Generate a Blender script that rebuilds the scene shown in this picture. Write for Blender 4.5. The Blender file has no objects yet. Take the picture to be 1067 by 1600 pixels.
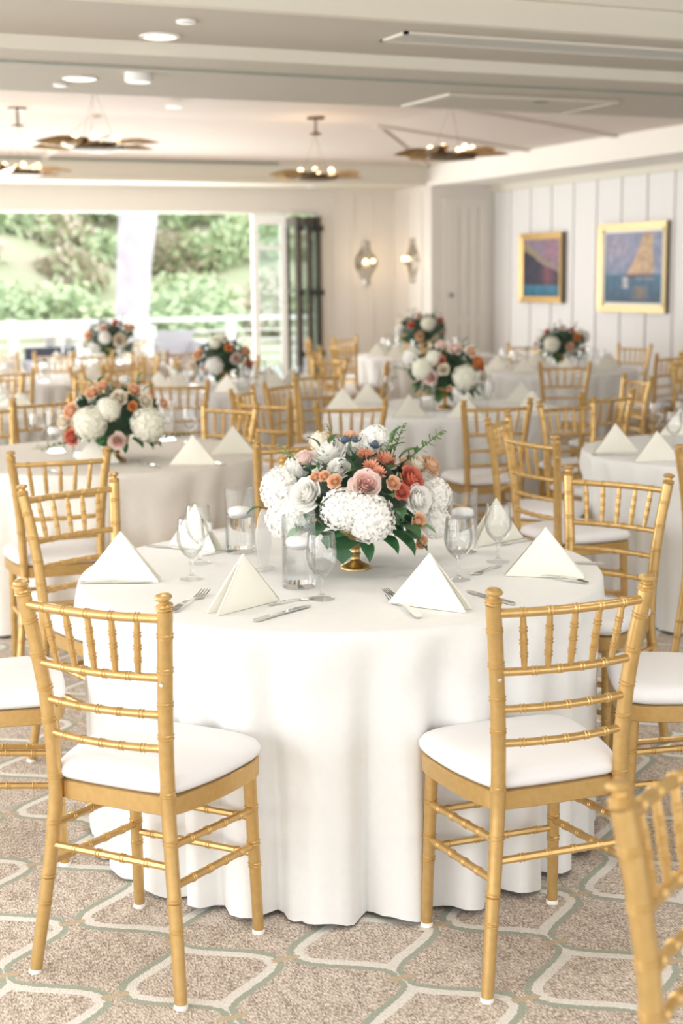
import bpy, math, random
from mathutils import Vector, Matrix
from math import sin, cos, pi, sqrt, radians, atan2

S = bpy.context.scene
COL = S.collection
rnd = random.Random(11)

# ------------------------------------------------------------------ camera
F_PX, CXP, CYP = 2222.0, 533.5, 800.0
YAW, HOR, ROLL, EYE = radians(24.0), 432.0, 0.012, 1.6
_p = math.atan((CYP - HOR) / F_PX)
_f = Vector((sin(YAW) * cos(_p), cos(YAW) * cos(_p), -sin(_p)))
_r = Vector((cos(YAW), -sin(YAW), 0.0))
_u = _r.cross(_f)
_r2 = _r * cos(ROLL) - _u * sin(ROLL)
_u2 = _u * cos(ROLL) + _r * sin(ROLL)
ROT = Matrix((_r2, _u2, -_f)).transposed()
cam_data = bpy.data.cameras.new('camera')
cam = bpy.data.objects.new('camera', cam_data)
COL.objects.link(cam)
cam.matrix_world = Matrix.Translation((0, 0, EYE)) @ ROT.to_4x4()
cam_data.sensor_fit = 'VERTICAL'
cam_data.sensor_height = 36.0
cam_data.lens = 50.0
cam_data.clip_end = 300
cam_data.dof.use_dof = True
cam_data.dof.focus_distance = 3.55
cam_data.dof.aperture_fstop = 3.0
S.camera = cam


def at(px, py, z=0.0):
    """floor-plan position of something seen at a photo pixel that stands at height z"""
    d = ROT @ Vector(((px - CXP) / F_PX, -(py - CYP) / F_PX, -1.0))
    t = (z - EYE) / d.z
    return Vector((d.x * t, d.y * t, z))


# ------------------------------------------------------------------ world, sun, window light, exposure
w = bpy.data.worlds.new('sky')
S.world = w
w.use_nodes = True
w.node_tree.nodes['Background'].inputs[0].default_value = (0.93, 0.96, 1.0, 1)
w.node_tree.nodes['Background'].inputs[1].default_value = 2.7
vs = S.view_settings
vs.view_transform = 'Standard'
vs.look = 'None'
vs.gamma = 1.0
vs.exposure = -0.14
vs.use_curve_mapping = False
S.cycles.max_bounces = 8
S.cycles.transparent_max_bounces = 16
S.cycles.use_denoising = True


def lamp(kind, name, loc, energy, color, **k):
    d = bpy.data.lights.new(name, kind)
    d.energy = energy
    d.color = color
    for a, b in k.items():
        setattr(d, a, b)
    o = bpy.data.objects.new(name, d)
    o.location = loc
    COL.objects.link(o)
    return o


sun = lamp('SUN', 'sun', (30, 0, 30), 1.3, (1.0, 0.95, 0.86), angle=0.02)
sun.rotation_euler = Vector((-0.62, 0.42, -0.75)).to_track_quat('-Z', 'Y').to_euler()
wl = lamp('AREA', 'daylight_left_windows', (-3.3, 6.5, 1.45), 440, (1.0, 0.99, 0.975), shape='RECTANGLE', size=17, size_y=2.3)
wl.rotation_euler = Vector((1, 0, 0)).to_track_quat('-Z', 'Y').to_euler()
wb = lamp('AREA', 'daylight_rear_windows', (2.6, -2.3, 1.5), 45, (1.0, 0.99, 0.975), shape='RECTANGLE', size=11, size_y=2.3)
wb.rotation_euler = Vector((0, 1, 0)).to_track_quat('-Z', 'Z').to_euler()
wo = lamp('AREA', 'daylight_terrace_opening', (3.3, 17.2, 1.6), 380, (0.99, 1.0, 0.99), shape='RECTANGLE', size=5.4, size_y=1.9)
wo.rotation_euler = Vector((0, -1, -0.1)).to_track_quat('-Z', 'Z').to_euler()


# ------------------------------------------------------------------ materials
def nt(name):
    m = bpy.data.materials.new(name)
    m.use_nodes = True
    return m, m.node_tree, m.node_tree.nodes['Principled BSDF']


def mat(name, col, rough=0.5, metal=0.0, noise=None, bump=None, **k):
    """principled material; noise=(scale, second colour), bump=(scale, strength)"""
    m, t, b = nt(name)
    b.inputs['Base Color'].default_value = (*col, 1)
    b.inputs['Roughness'].default_value = rough
    b.inputs['Metallic'].default_value = metal
    for a, v in k.items():
        b.inputs[a.replace('_', ' ')].default_value = v
    tc = t.nodes.new('ShaderNodeTexCoord')
    if noise:
        n = t.nodes.new('ShaderNodeTexNoise')
        n.inputs['Scale'].default_value = noise[0]
        n.inputs['Detail'].default_value = 3
        t.links.new(tc.outputs['Object'], n.inputs['Vector'])
        r = t.nodes.new('ShaderNodeMapRange')
        r.inputs['From Min'].default_value = 0.35
        r.inputs['From Max'].default_value = 0.65
        t.links.new(n.outputs['Fac'], r.inputs['Value'])
        x = t.nodes.new('ShaderNodeMix')
        x.data_type = 'RGBA'
        x.inputs[6].default_value = (*col, 1)
        x.inputs[7].default_value = (*noise[1], 1)
        t.links.new(r.outputs[0], x.inputs[0])
        t.links.new(x.outputs[2], b.inputs['Base Color'])
    if bump:
        n = t.nodes.new('ShaderNodeTexNoise')
        n.inputs['Scale'].default_value = bump[0]
        t.links.new(tc.outputs['Object'], n.inputs['Vector'])
        bp = t.nodes.new('ShaderNodeBump')
        bp.inputs['Strength'].default_value = bump[1]
        bp.inputs['Distance'].default_value = 0.002
        t.links.new(n.outputs['Fac'], bp.inputs['Height'])
        t.links.new(bp.outputs[0], b.inputs['Normal'])
    return m


def emit(name, col, s):
    m, t, b = nt(name)
    b.inputs['Base Color'].default_value = (*col, 1)
    b.inputs['Emission Color'].default_value = (*col, 1)
    b.inputs['Emission Strength'].default_value = s
    return m


def thin_glass(name, tint, gloss=0.03, haze=0.0):
    m, t, b = nt(name)
    t.nodes.remove(b)
    out = t.nodes['Material Output']
    tr = t.nodes.new('ShaderNodeBsdfTransparent')
    tr.inputs[0].default_value = (*tint, 1)
    gl = t.nodes.new('ShaderNodeBsdfGlossy')
    gl.inputs['Roughness'].default_value = 0.03
    lw = t.nodes.new('ShaderNodeLayerWeight')
    lw.inputs['Blend'].default_value = 0.22
    mr = t.nodes.new('ShaderNodeMapRange')
    mr.inputs['To Min'].default_value = gloss
    mr.inputs['To Max'].default_value = 0.5
    t.links.new(lw.outputs['Fresnel'], mr.inputs['Value'])
    mx = t.nodes.new('ShaderNodeMixShader')
    t.links.new(mr.outputs[0], mx.inputs[0])
    t.links.new(tr.outputs[0], mx.inputs[1])
    t.links.new(gl.outputs[0], mx.inputs[2])
    last = mx
    if haze:
        df = t.nodes.new('ShaderNodeBsdfTranslucent')
        df.inputs[0].default_value = (0.9, 0.9, 0.88, 1)
        d2 = t.nodes.new('ShaderNodeBsdfDiffuse')
        d2.inputs[0].default_value = (0.9, 0.9, 0.88, 1)
        ad = t.nodes.new('ShaderNodeMixShader')
        t.links.new(df.outputs[0], ad.inputs[1])
        t.links.new(d2.outputs[0], ad.inputs[2])
        m2 = t.nodes.new('ShaderNodeMixShader')
        m2.inputs[0].default_value = haze
        t.links.new(mx.outputs[0], m2.inputs[1])
        t.links.new(ad.outputs[0], m2.inputs[2])
        last = m2
    t.links.new(last.outputs[0], out.inputs[0])
    return m


def petal(name, col, back=0.28):
    m, t, b = nt(name)
    b.inputs['Base Color'].default_value = (*col, 1)
    b.inputs['Roughness'].default_value = 0.6
    tl = t.nodes.new('ShaderNodeBsdfTranslucent')
    tl.inputs[0].default_value = (*col, 1)
    mx = t.nodes.new('ShaderNodeMixShader')
    mx.inputs[0].default_value = back
    t.links.new(b.outputs[0], mx.inputs[1])
    t.links.new(tl.outputs[0], mx.inputs[2])
    t.links.new(mx.outputs[0], t.nodes['Material Output'].inputs[0])
    return m


M = dict(
    gold=mat('gold_paint', (0.64, 0.43, 0.175), 0.34, 0.66, noise=(60, (0.59, 0.385, 0.145)), bump=(700, 0.08)),
    cushion=mat('cushion_vinyl', (0.82, 0.81, 0.82), 0.55, bump=(90, 0.1)),
    piping=mat('cushion_edge', (0.16, 0.12, 0.08), 0.8),
    glide=mat('glide_plastic', (0.85, 0.84, 0.8), 0.4),
    cloth=mat('table_linen', (0.80, 0.80, 0.785), 0.85, noise=(40, (0.785, 0.785, 0.77)), bump=(350, 0.25), Sheen_Weight=0.1),
    ivory_cloth=mat('table_linen_ivory', (0.79, 0.75, 0.69), 0.85, noise=(40, (0.77, 0.73, 0.67)), bump=(350, 0.25)),  # white linen with the warm light on it put into the colour
    napkin=mat('napkin_linen', (0.86, 0.84, 0.74), 0.85, bump=(400, 0.25)),
    wood=mat('table_plywood', (0.45, 0.33, 0.2), 0.6),
    black=mat('black_metal', (0.03, 0.03, 0.03), 0.5),
    wall=mat('wall_paint', (0.79, 0.775, 0.76), 0.7, bump=(40, 0.05)),
    wall2=mat('wall_paint_warm', (0.74, 0.70, 0.65), 0.7, bump=(40, 0.05)),
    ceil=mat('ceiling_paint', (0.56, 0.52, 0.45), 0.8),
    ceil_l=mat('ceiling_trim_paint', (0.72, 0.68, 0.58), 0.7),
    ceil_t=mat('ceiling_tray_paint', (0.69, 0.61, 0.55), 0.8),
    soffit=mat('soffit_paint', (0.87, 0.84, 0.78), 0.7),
    slot=mat('slot_grille', (0.30, 0.32, 0.27), 0.6),
    vent=mat('vent_metal', (0.62, 0.62, 0.58), 0.4, 0.3),
    vent_dark=mat('vent_dark', (0.22, 0.24, 0.25), 0.5),
    silver=mat('cutlery_steel', (0.66, 0.66, 0.65), 0.10, 1.0),
    wax=mat('white_wax', (0.93, 0.92, 0.92), 0.4, Subsurface_Weight=0.2),
    glass=thin_glass('clear_glass', (0.985, 0.99, 0.99)),
    pane=thin_glass('window_glass', (0.92, 0.97, 0.95), 0.05),
    frosted=thin_glass('frosted_acrylic', (0.95, 0.95, 0.95), 0.05, 0.35),
    brass=mat('brass', (0.60, 0.41, 0.18), 0.28, 0.95, noise=(30, (0.40, 0.26, 0.10))),
    brass_dark=mat('aged_brass', (0.16, 0.11, 0.06), 0.45, 0.7),
    mirror=mat('antique_mirror', (0.55, 0.52, 0.46), 0.22, 0.9, noise=(20, (0.34, 0.31, 0.27))),
    bulb=emit('bulb', (1.0, 0.80, 0.52), 4.0),
    downlight=emit('downlight', (1.0, 0.93, 0.78), 1.6),
    white_paint=mat('white_gloss_paint', (0.88, 0.88, 0.86), 0.4),
    bronze=mat('bronze_door_metal', (0.085, 0.07, 0.055), 0.45, 0.3),
    frame_gold=mat('picture_frame_gold', (0.66, 0.43, 0.18), 0.4, 0.5, noise=(25, (0.58, 0.38, 0.14))),
    frame_pale=mat('picture_frame_pale_gold', (0.66, 0.52, 0.28), 0.4, 0.4, noise=(25, (0.62, 0.47, 0.22))),
    frame_side=mat('picture_frame_side', (0.10, 0.085, 0.05), 0.5, 0.2),
    liner=mat('picture_liner', (0.86, 0.82, 0.70), 0.7),
    petal_white=petal('petal_white', (0.98, 0.97, 0.93)),
    petal_cream=petal('petal_cream', (0.93, 0.86, 0.74)),
    petal_green=petal('petal_greenish', (0.92, 0.91, 0.80)),
    petal_blush=petal('petal_blush', (0.95, 0.80, 0.74)),
    petal_pink=petal('petal_pink', (0.90, 0.64, 0.59)),
    petal_peach=petal('petal_peach', (0.93, 0.64, 0.44)),
    petal_coral=petal('petal_coral', (0.76, 0.26, 0.18)),
    petal_tan=petal('petal_tan', (0.80, 0.56, 0.38)),
    petal_mum=petal('petal_rust', (0.86, 0.44, 0.30)),
    petal_orange=petal('petal_orange', (0.86, 0.42, 0.16)),
    thistle=mat('thistle_blue', (0.09, 0.13, 0.17), 0.6),
    leaf=mat('leaf_green', (0.045, 0.16, 0.055), 0.4, noise=(30, (0.03, 0.10, 0.04))),
    leaf_l=mat('leaf_light', (0.16, 0.30, 0.10), 0.45, noise=(30, (0.10, 0.22, 0.08))),
    leaf_d=mat('leaf_dark', (0.02, 0.06, 0.03), 0.5),
    stem=mat('stem', (0.10, 0.16, 0.05), 0.6),
    bark=mat('pale_bark', (0.66, 0.62, 0.65), 0.9, noise=(3, (0.52, 0.48, 0.51)), bump=(12, 0.6)),
    soil=mat('hill_soil', (0.44, 0.38, 0.30), 0.95, noise=(0.4, (0.36, 0.40, 0.25))),
    bush_a=mat('bush_leaf_pale', (0.56, 0.64, 0.40), 0.8),
    bush_b=mat('bush_leaf_mid', (0.44, 0.56, 0.34), 0.8),
    bush_c=mat('bush_leaf_dry', (0.60, 0.52, 0.42), 0.8),
    deck=mat('terrace_concrete', (0.55, 0.53, 0.50), 0.9, noise=(2, (0.50, 0.48, 0.45))),
    navy=mat('dark_outdoor_fabric', (0.05, 0.06, 0.09), 0.8),
    greycloth=mat('grey_outdoor_fabric', (0.50, 0.49, 0.52), 0.8),
)
M['water'] = mat('water', (1, 1, 1), 0.0, Transmission_Weight=1.0, IOR=1.33)


def carpet():
    m, t, b = nt('ogee_carpet')
    N, L = t.nodes, t.links

    def ma(op, a, bb=None, c=None, clamp=False):
        n = N.new('ShaderNodeMath')
        n.operation = op
        n.use_clamp = clamp
        for i, v in enumerate((a, bb, c)):
            if v is None:
                continue
            if isinstance(v, (int, float)):
                n.inputs[i].default_value = v
            else:
                L.new(v, n.inputs[i])
        return n.outputs[0]

    def sm(v, a, c):
        n = N.new('ShaderNodeMapRange')
        n.interpolation_type = 'SMOOTHSTEP'
        n.inputs['From Min'].default_value = a
        n.inputs['From Max'].default_value = c
        L.new(v, n.inputs['Value'])
        return n.outputs[0]

    g = N.new('ShaderNodeNewGeometry')
    sx = N.new('ShaderNodeSeparateXYZ')
    L.new(g.outputs['Position'], sx.inputs[0])
    wob = N.new('ShaderNodeTexNoise')
    wob.inputs['Scale'].default_value = 90
    L.new(g.outputs['Position'], wob.inputs['Vector'])
    wv = ma('MULTIPLY', ma('SUBTRACT', wob.outputs['Fac'], 0.5), 0.08)
    s = ma('ADD', ma('DIVIDE', ma('SUBTRACT', sx.outputs[0], 1.155), 0.2075), wv)
    tt = ma('DIVIDE', ma('SUBTRACT', sx.outputs[1], 2.953), 0.2035)
    sp = ma('PINGPONG', ma('SUBTRACT', s, 1.0), 1.0)      # 0 at odd columns
    tp = ma('PINGPONG', tt, 1.0)                          # 0 at even rows
    gg = sm(tp, 0.04, 0.88)
    wd = ma('MULTIPLY', ma('SUBTRACT', 1.0, gg), 0.86)
    e = ma('SUBTRACT', sp, wd)
    u = ma('DIVIDE', ma('SUBTRACT', tp, 0.05), 0.8, clamp=True)
    gp = ma('MULTIPLY', ma('MULTIPLY', u, ma('SUBTRACT', 1.0, u)), 6.4)
    nrm = ma('SQRT', ma('ADD', ma('MULTIPLY', gp, gp), 1.0))
    ew = ma('DIVIDE', e, nrm)
    white = ma('MULTIPLY', sm(ew, -0.125, -0.10), ma('SUBTRACT', 1.0, sm(ew, 0.0, 0.02)))
    green = ma('MULTIPLY', sm(e, 0.0, 0.02), ma('SUBTRACT', 1.0, sm(ew, 0.075, 0.10)))
    near0 = ma('LESS_THAN', tp, 0.045)
    near1 = ma('GREATER_THAN', tp, 0.955)
    d0 = ma('MULTIPLY', near0, ma('GREATER_THAN', sp, 0.84))
    d1 = ma('MULTIPLY', near1, ma('LESS_THAN', sp, 0.16))
    dash = ma('MAXIMUM', d0, d1)
    # yarn speckle, streaked along a diagonal
    mp = N.new('ShaderNodeMapping')
    mp.inputs['Rotation'].default_value = (0, 0, radians(0))
    mp.inputs['Scale'].default_value = (1.0, 0.32, 1.0)
    L.new(g.outputs['Position'], mp.inputs['Vector'])
    n1 = N.new('ShaderNodeTexNoise')
    n1.inputs['Scale'].default_value = 260
    n1.inputs['Detail'].default_value = 2
    L.new(mp.outputs[0], n1.inputs['Vector'])
    n2 = N.new('ShaderNodeTexNoise')
    n2.inputs['Scale'].default_value = 45
    n2.inputs['Detail'].default_value = 3
    L.new(mp.outputs[0], n2.inputs['Vector'])
    k = ma('ADD', ma('MULTIPLY', n1.outputs['Fac'], 0.7), ma('MULTIPLY', n2.outputs['Fac'], 0.3))
    rp = N.new('ShaderNodeValToRGB')
    rp.color_ramp.elements[0].position = 0.38
    rp.color_ramp.elements[0].color = (0.30, 0.235, 0.185, 1)
    rp.color_ramp.elements[1].position = 0.60
    rp.color_ramp.elements[1].color = (0.72, 0.64, 0.56, 1)
    L.new(k, rp.inputs[0])

    def mix(fac, a, col):
        x = N.new('ShaderNodeMix')
        x.data_type = 'RGBA'
        L.new(fac, x.inputs[0])
        L.new(a, x.inputs[6])
        x.inputs[7].default_value = (*col, 1)
        return x.outputs[2]

    c = mix(white, rp.outputs[0], (0.74, 0.71, 0.66))
    c = mix(green, c, (0.36, 0.39, 0.32))
    c = mix(dash, c, (0.52, 0.41, 0.28))
    x = N.new('ShaderNodeMix')
    x.data_type = 'RGBA'
    x.blend_type = 'MULTIPLY'
    x.inputs[0].default_value = 0.35
    L.new(c, x.inputs[6])
    r2 = N.new('ShaderNodeMapRange')
    r2.inputs['From Min'].default_value = 0.3
    r2.inputs['From Max'].default_value = 0.7
    r2.inputs['To Min'].default_value = 0.7
    r2.inputs['To Max'].default_value = 1.25
    L.new(n1.outputs['Fac'], r2.inputs['Value'])
    cc = N.new('ShaderNodeCombineColor')
    for i in range(3):
        L.new(r2.outputs[0], cc.inputs[i])
    L.new(cc.outputs[0], x.inputs[7])
    L.new(x.outputs[2], b.inputs['Base Color'])
    b.inputs['Roughness'].default_value = 0.95
    bp = N.new('ShaderNodeBump')
    bp.inputs['Strength'].default_value = 0.5
    bp.inputs['Distance'].default_value = 0.003
    L.new(n1.outputs['Fac'], bp.inputs['Height'])
    L.new(bp.outputs[0], b.inputs['Normal'])
    return m


M['carpet'] = carpet()


# ------------------------------------------------------------------ mesh helpers
class MB:
    def __init__(s):
        s.v, s.f, s.m = [], [], []
        s.mi = 0

    def add(s, vs_, fs):
        o = len(s.v)
        s.v += [tuple(p) for p in vs_]
        s.f += [tuple(i + o for i in q) for q in fs]
        s.m += [s.mi] * len(fs)
        return s

    def box(s, x0, x1, y0, y1, z0, z1):
        return s.add([(x0, y0, z0), (x1, y0, z0), (x1, y1, z0), (x0, y1, z0), (x0, y0, z1), (x1, y0, z1), (x1, y1, z1), (x0, y1, z1)],
                     [(0, 3, 2, 1), (4, 5, 6, 7), (0, 1, 5, 4), (1, 2, 6, 5), (2, 3, 7, 6), (3, 0, 4, 7)])

    def lathe(s, prof, n=16, c=(0, 0, 0), axis=None):
        """prof: (radius, z) list, revolved about z through c"""
        vs_, fs = [], []
        for r, z in prof:
            for i in range(n):
                a = 2 * pi * i / n
                vs_.append((c[0] + r * cos(a), c[1] + r * sin(a), c[2] + z))
        for j in range(len(prof) - 1):
            for i in range(n):
                k = (i + 1) % n
                fs.append((j * n + i, j * n + k, (j + 1) * n + k, (j + 1) * n + i))
        fs.append(tuple(reversed(range(n))))
        fs.append(tuple((len(prof) - 1) * n + i for i in range(n)))
        return s.add(vs_, fs)

    def tube(s, pts, rad, n=8, cap=True):
        """tube along a polyline with a radius per point"""
        pts = [Vector(p) for p in pts]
        if isinstance(rad, (int, float)):
            rad = [rad] * len(pts)
        vs_, fs = [], []
        side = None
        for i, p in enumerate(pts):
            d = (pts[min(i + 1, len(pts) - 1)] - pts[max(i - 1, 0)]).normalized()
            if side is None:
                ref = Vector((0, 0, 1)) if abs(d.z) < 0.8 else Vector((1, 0, 0))
                side = d.cross(ref).normalized()
            side = (side - d * side.dot(d)).normalized()
            up = d.cross(side)
            for k in range(n):
                a = 2 * pi * k / n
                vs_.append(p + (side * cos(a) + up * sin(a)) * rad[i])
        for i in range(len(pts) - 1):
            for k in range(n):
                q = (k + 1) % n
                fs.append((i * n + k, i * n + q, (i + 1) * n + q, (i + 1) * n + k))
        if cap:
            fs.append(tuple(reversed(range(n))))
            fs.append(tuple((len(pts) - 1) * n + k for k in range(n)))
        return s.add(vs_, fs)

    def prism(s, poly, z0, z1):
        n = len(poly)
        vs_ = [(x, y, z0) for x, y in poly] + [(x, y, z1) for x, y in poly]
        return s.add(vs_, [tuple(reversed(range(n))), tuple(range(n, 2 * n))] + [(i, (i + 1) % n, n + (i + 1) % n, n + i) for i in range(n)])

    def grid(s, fn, nu, nv):
        vs_ = [fn(i / nu, j / nv) for j in range(nv + 1) for i in range(nu + 1)]
        fs = [(j * (nu + 1) + i, j * (nu + 1) + i + 1, (j + 1) * (nu + 1) + i + 1, (j + 1) * (nu + 1) + i) for j in range(nv) for i in range(nu)]
        return s.add(vs_, fs)

    def mesh(s, name, mats, smooth=False, sharp=None):
        me = bpy.data.meshes.new(name)
        me.from_pydata(s.v, [], s.f)
        for q in (mats if isinstance(mats, (list, tuple)) else [mats]):
            me.materials.append(q)
        me.polygons.foreach_set('material_index', s.m)
        if smooth:
            me.polygons.foreach_set('use_smooth', [True] * len(me.polygons))
            if sharp:
                me.set_sharp_from_angle(angle=radians(sharp))
        me.update()
        return me


def put(name, me, parent=None, loc=(0, 0, 0), rz=0.0, rot=None, scale=None):
    o = bpy.data.objects.new(name, me)
    o.location = loc
    o.rotation_euler = rot if rot is not None else (0, 0, rz)
    if scale is not None:
        o.scale = scale if isinstance(scale, (tuple, list)) else (scale,) * 3
    if parent is not None:
        o.parent = parent
    COL.objects.link(o)
    return o


def tag(o, label, cat, group=None, kind=None):
    if label:
        o['label'] = label
    if cat:
        o['category'] = cat
    if group:
        o['group'] = group
    if kind:
        o['kind'] = kind
    return o


def thing(name, label, cat, loc=(0, 0, 0), rz=0.0, group=None):
    o = put(name, None, None, loc, rz)
    o.empty_display_size = 0.1
    return tag(o, label, cat, group)


def dup(o, parent=None):
    c = o.copy()
    COL.objects.link(c)
    c.parent = parent
    for ch in KIDS.get(o.name, []):
        d = dup(ch, c)
    return c


KIDS = {}


def remember(root):
    for o in [root] + list(root.children_recursive):
        KIDS[o.name] = list(o.children)


def structure(name, mb, mats, parent=None, smooth=False):
    o = put(name, mb.mesh(name, mats, smooth), parent)
    o['kind'] = 'structure'
    return o


# ------------------------------------------------------------------ room shell
XL, XR, XS = -3.5, 9.0, 8.13          # left wall, right wall, inner face of the right soffit
Y0, YC, YB = -2.6, 15.5, 16.5         # rear wall behind the camera, column face, terrace wall
ZC, ZT, ZTOP = 2.67, 2.9, 3.1
structure('floor', MB().box(XL, XR, Y0, YB + 0.1, -0.1, 0), M['carpet'])

# ceiling: near raised part, flat bands, pelmet
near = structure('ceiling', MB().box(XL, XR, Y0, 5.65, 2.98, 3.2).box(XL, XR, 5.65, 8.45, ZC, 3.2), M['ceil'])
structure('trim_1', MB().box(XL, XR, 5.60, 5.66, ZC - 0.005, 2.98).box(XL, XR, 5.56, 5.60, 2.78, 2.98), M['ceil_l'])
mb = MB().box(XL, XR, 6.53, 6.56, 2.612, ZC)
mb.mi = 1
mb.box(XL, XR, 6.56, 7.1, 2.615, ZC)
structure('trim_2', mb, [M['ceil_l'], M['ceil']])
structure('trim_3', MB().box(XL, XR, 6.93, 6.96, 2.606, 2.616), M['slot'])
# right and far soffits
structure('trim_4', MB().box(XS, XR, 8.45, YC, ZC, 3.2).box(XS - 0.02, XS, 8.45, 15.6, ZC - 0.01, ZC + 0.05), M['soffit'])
structure('trim_5', MB().box(XL, XR, 15.6, YB, ZC, 3.2).box(XL, XS, 15.58, 15.6, ZC - 0.01, ZC + 0.04), M['ceil_l'])
structure('trim_6', MB().box(XL, 6.2, 15.57, 15.6, 2.872, 2.90), M['slot'])  # thin dark strip along the top of the far soffit face
# tray: four slopes and a flat top
tx0, tx1, ty0, ty1 = XL, XS, 8.45, 15.6
ux0, ux1, uy0, uy1 = -2.0, 6.34, 10.7, 13.31
mb = MB()
mb.add([(tx0, ty0, ZT), (tx1, ty0, ZT), (tx1, ty1, ZT), (tx0, ty1, ZT), (ux0, uy0, ZTOP), (ux1, uy0, ZTOP), (ux1, uy1, ZTOP), (ux0, uy1, ZTOP),
        (tx0, ty0, 3.4), (tx1, ty0, 3.4), (tx1, ty1, 3.4), (tx0, ty1, 3.4)],
       [(0, 1, 5, 4), (1, 2, 6, 5), (2, 3, 7, 6), (3, 0, 4, 7), (4, 5, 6, 7), (8, 9, 10, 11), (0, 8, 9, 1), (1, 9, 10, 2), (2, 10, 11, 3), (3, 11, 8, 0)])
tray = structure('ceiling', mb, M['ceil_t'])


def strip(a, b, wd=0.07, th=0.025):
    a, b = Vector(a), Vector(b)
    d = (b - a).normalized()
    s = d.cross(Vector((0, 0, 1))).normalized() * wd / 2
    dn = Vector((0, 0, -th))
    m_ = MB()
    m_.add([a - s, a + s, b + s, b - s, a - s + dn, a + s + dn, b + s + dn, b - s + dn],
           [(0, 1, 2, 3), (7, 6, 5, 4), (0, 4, 5, 1), (1, 5, 6, 2), (2, 6, 7, 3), (3, 7, 4, 0)])
    return m_


for a, b in (((ux1, uy1, ZTOP), (tx1, ty1, ZT)), ((ux1, uy0, ZTOP), (tx1, ty0, ZT)),
             ((ux1, 11.7, ZTOP), (tx1, 11.7, ZT)), ((ux1, 13.3, ZTOP), (tx1, 13.3, ZT)),
             ((0.6, uy1, ZTOP), (0.6, ty1, ZT)), ((3.5, uy1, ZTOP), (3.5, ty1, ZT))):
    structure('batten', strip(a, b), M['ceil_t'], tray)

# right wall with battens
wr = structure('wall_right', MB().box(XR, XR + 0.15, Y0, YC + 1.2, 0, 3.2), M['wall'])
y = 6.0
bm_ = MB().box(XR - 0.018, XR, -0.025, 0.025, 0.12, 2.60).mesh('batten', M['wall'])
for i in range(24):
    put('batten', bm_, wr, (0, YC - 0.38 - i * 0.455, 0))
put('crown', MB().box(XR - 0.05, XR, Y0, YC, 2.60, ZC).mesh('crown', M['ceil_l']), wr)
structure('baseboard_right', MB().box(XR - 0.03, XR, Y0, YC, 0, 0.12), M['white_paint'])

# column block between right wall and the recess, with a panelled service door
wc = structure('wall_column', MB().box(XS, XR + 0.15, YC, YB + 0.15, 0, 3.2), M['wall2'])
door = structure('door_1', MB().box(8.29, 8.93, YC - 0.03, YC, 0.0, 2.52), M['wall2'])
for x0_, x1_ in ((8.35, 8.47), (8.50, 8.60), (8.63, 8.73), (8.76, 8.87)):
    put('panel', MB().box(x0_, x1_, YC - 0.045, YC - 0.03, 0.15, 1.02).box(x0_, x1_, YC - 0.045, YC - 0.03, 1.1, 2.42).mesh('panel', M['wall2']), door)
put('door_knob', MB().lathe([(0.012, 0), (0.012, 0.03), (0.028, 0.04), (0.028, 0.06), (0.01, 0.07)], 12).mesh('door_knob', M['vent_dark'], True), door,
    (8.36, YC - 0.03, 1.36), rot=(pi / 2, 0, 0))

# terrace wall (back) with the wide opening
wbk = structure('wall_back', MB().box(7.12, XS, YB, YB + 0.15, 0, 3.2).box(XL, 7.12, YB, YB + 0.15, 2.37, 3.2).box(XL, 0.3, YB, YB + 0.15, 0, 2.37), M['wall2'])
b2 = MB().box(-0.02, 0.02, YB - 0.015, YB, 0.12, 2.6).mesh('batten', M['wall2'])
for i in range(3):
    put('batten', b2, wbk, (7.28 + i * 0.26, 0, 0))
b3 = MB().box(XS - 0.015, XS, -0.02, 0.02, 0.12, 2.6).mesh('batten', M['wall2'])
for i in range(2):
    put('batten', b3, wc, (0, 15.75 + i * 0.4, 0))
put('casing', MB().box(7.08, 7.16, YB - 0.03, YB + 0.17, 0, 2.37).mesh('casing', M['ceil_l']), wbk)

# glazed left wall and rear wall (outside the frame): posts, sills and heads round real window openings
mb = MB().box(XL - 0.15, XL, Y0, YB, 2.5, 3.2).box(XL - 0.15, XL, Y0, YB, 0, 0.3)
for k in range(8):
    mb.box(XL - 0.15, XL, Y0 + k * 2.7, Y0 + k * 2.7 + 0.14, 0.3, 2.5)
structure('wall_left', mb, M['wall'])
mb = MB().box(XL, XR, Y0 - 0.15, Y0, 2.6, 3.2).box(XL, XR, Y0 - 0.15, Y0, 0, 0.3)
for k in range(6):
    mb.box(XL + k * 2.47, XL + k * 2.47 + 0.14, Y0 - 0.15, Y0, 0.3, 2.6)
structure('wall_rear', mb, M['wall'])

# folding terrace doors at the right jamb
fd = tag(put('folding_door', None), 'white glazed terrace door leaf standing open beside the dark folded leaves', 'door')
a, b = Vector((6.24, 16.62, 0)), Vector((6.66, 16.55, 0))
dd = (b - a)
ang = atan2(dd.y, dd.x)
fd.location = a
fd.rotation_euler = (0, 0, ang)
Lw = dd.length
for x0_ in (0.0, Lw - 0.075):
    put('stile', MB().box(x0_, x0_ + 0.075, -0.025, 0.025, 0.02, 2.36).mesh('stile', M['white_paint']), fd)
for z0_, z1_ in ((0.02, 0.28), (1.93, 1.98), (2.24, 2.36)):
    put('rail', MB().box(0.075, Lw - 0.075, -0.022, 0.022, z0_, z1_).mesh('rail', M['white_paint']), fd)
for z0_, z1_ in ((0.28, 1.93), (1.98, 2.24)):
    put('pane', MB().box(0.075, Lw - 0.075, -0.004, 0.004, z0_, z1_).mesh('pane', M['pane']), fd)
fs_ = tag(put('folding_door', None), 'stack of folded dark bronze glazed terrace door leaves at the jamb', 'door')
fs_.location = (0, 0, 0)
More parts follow.
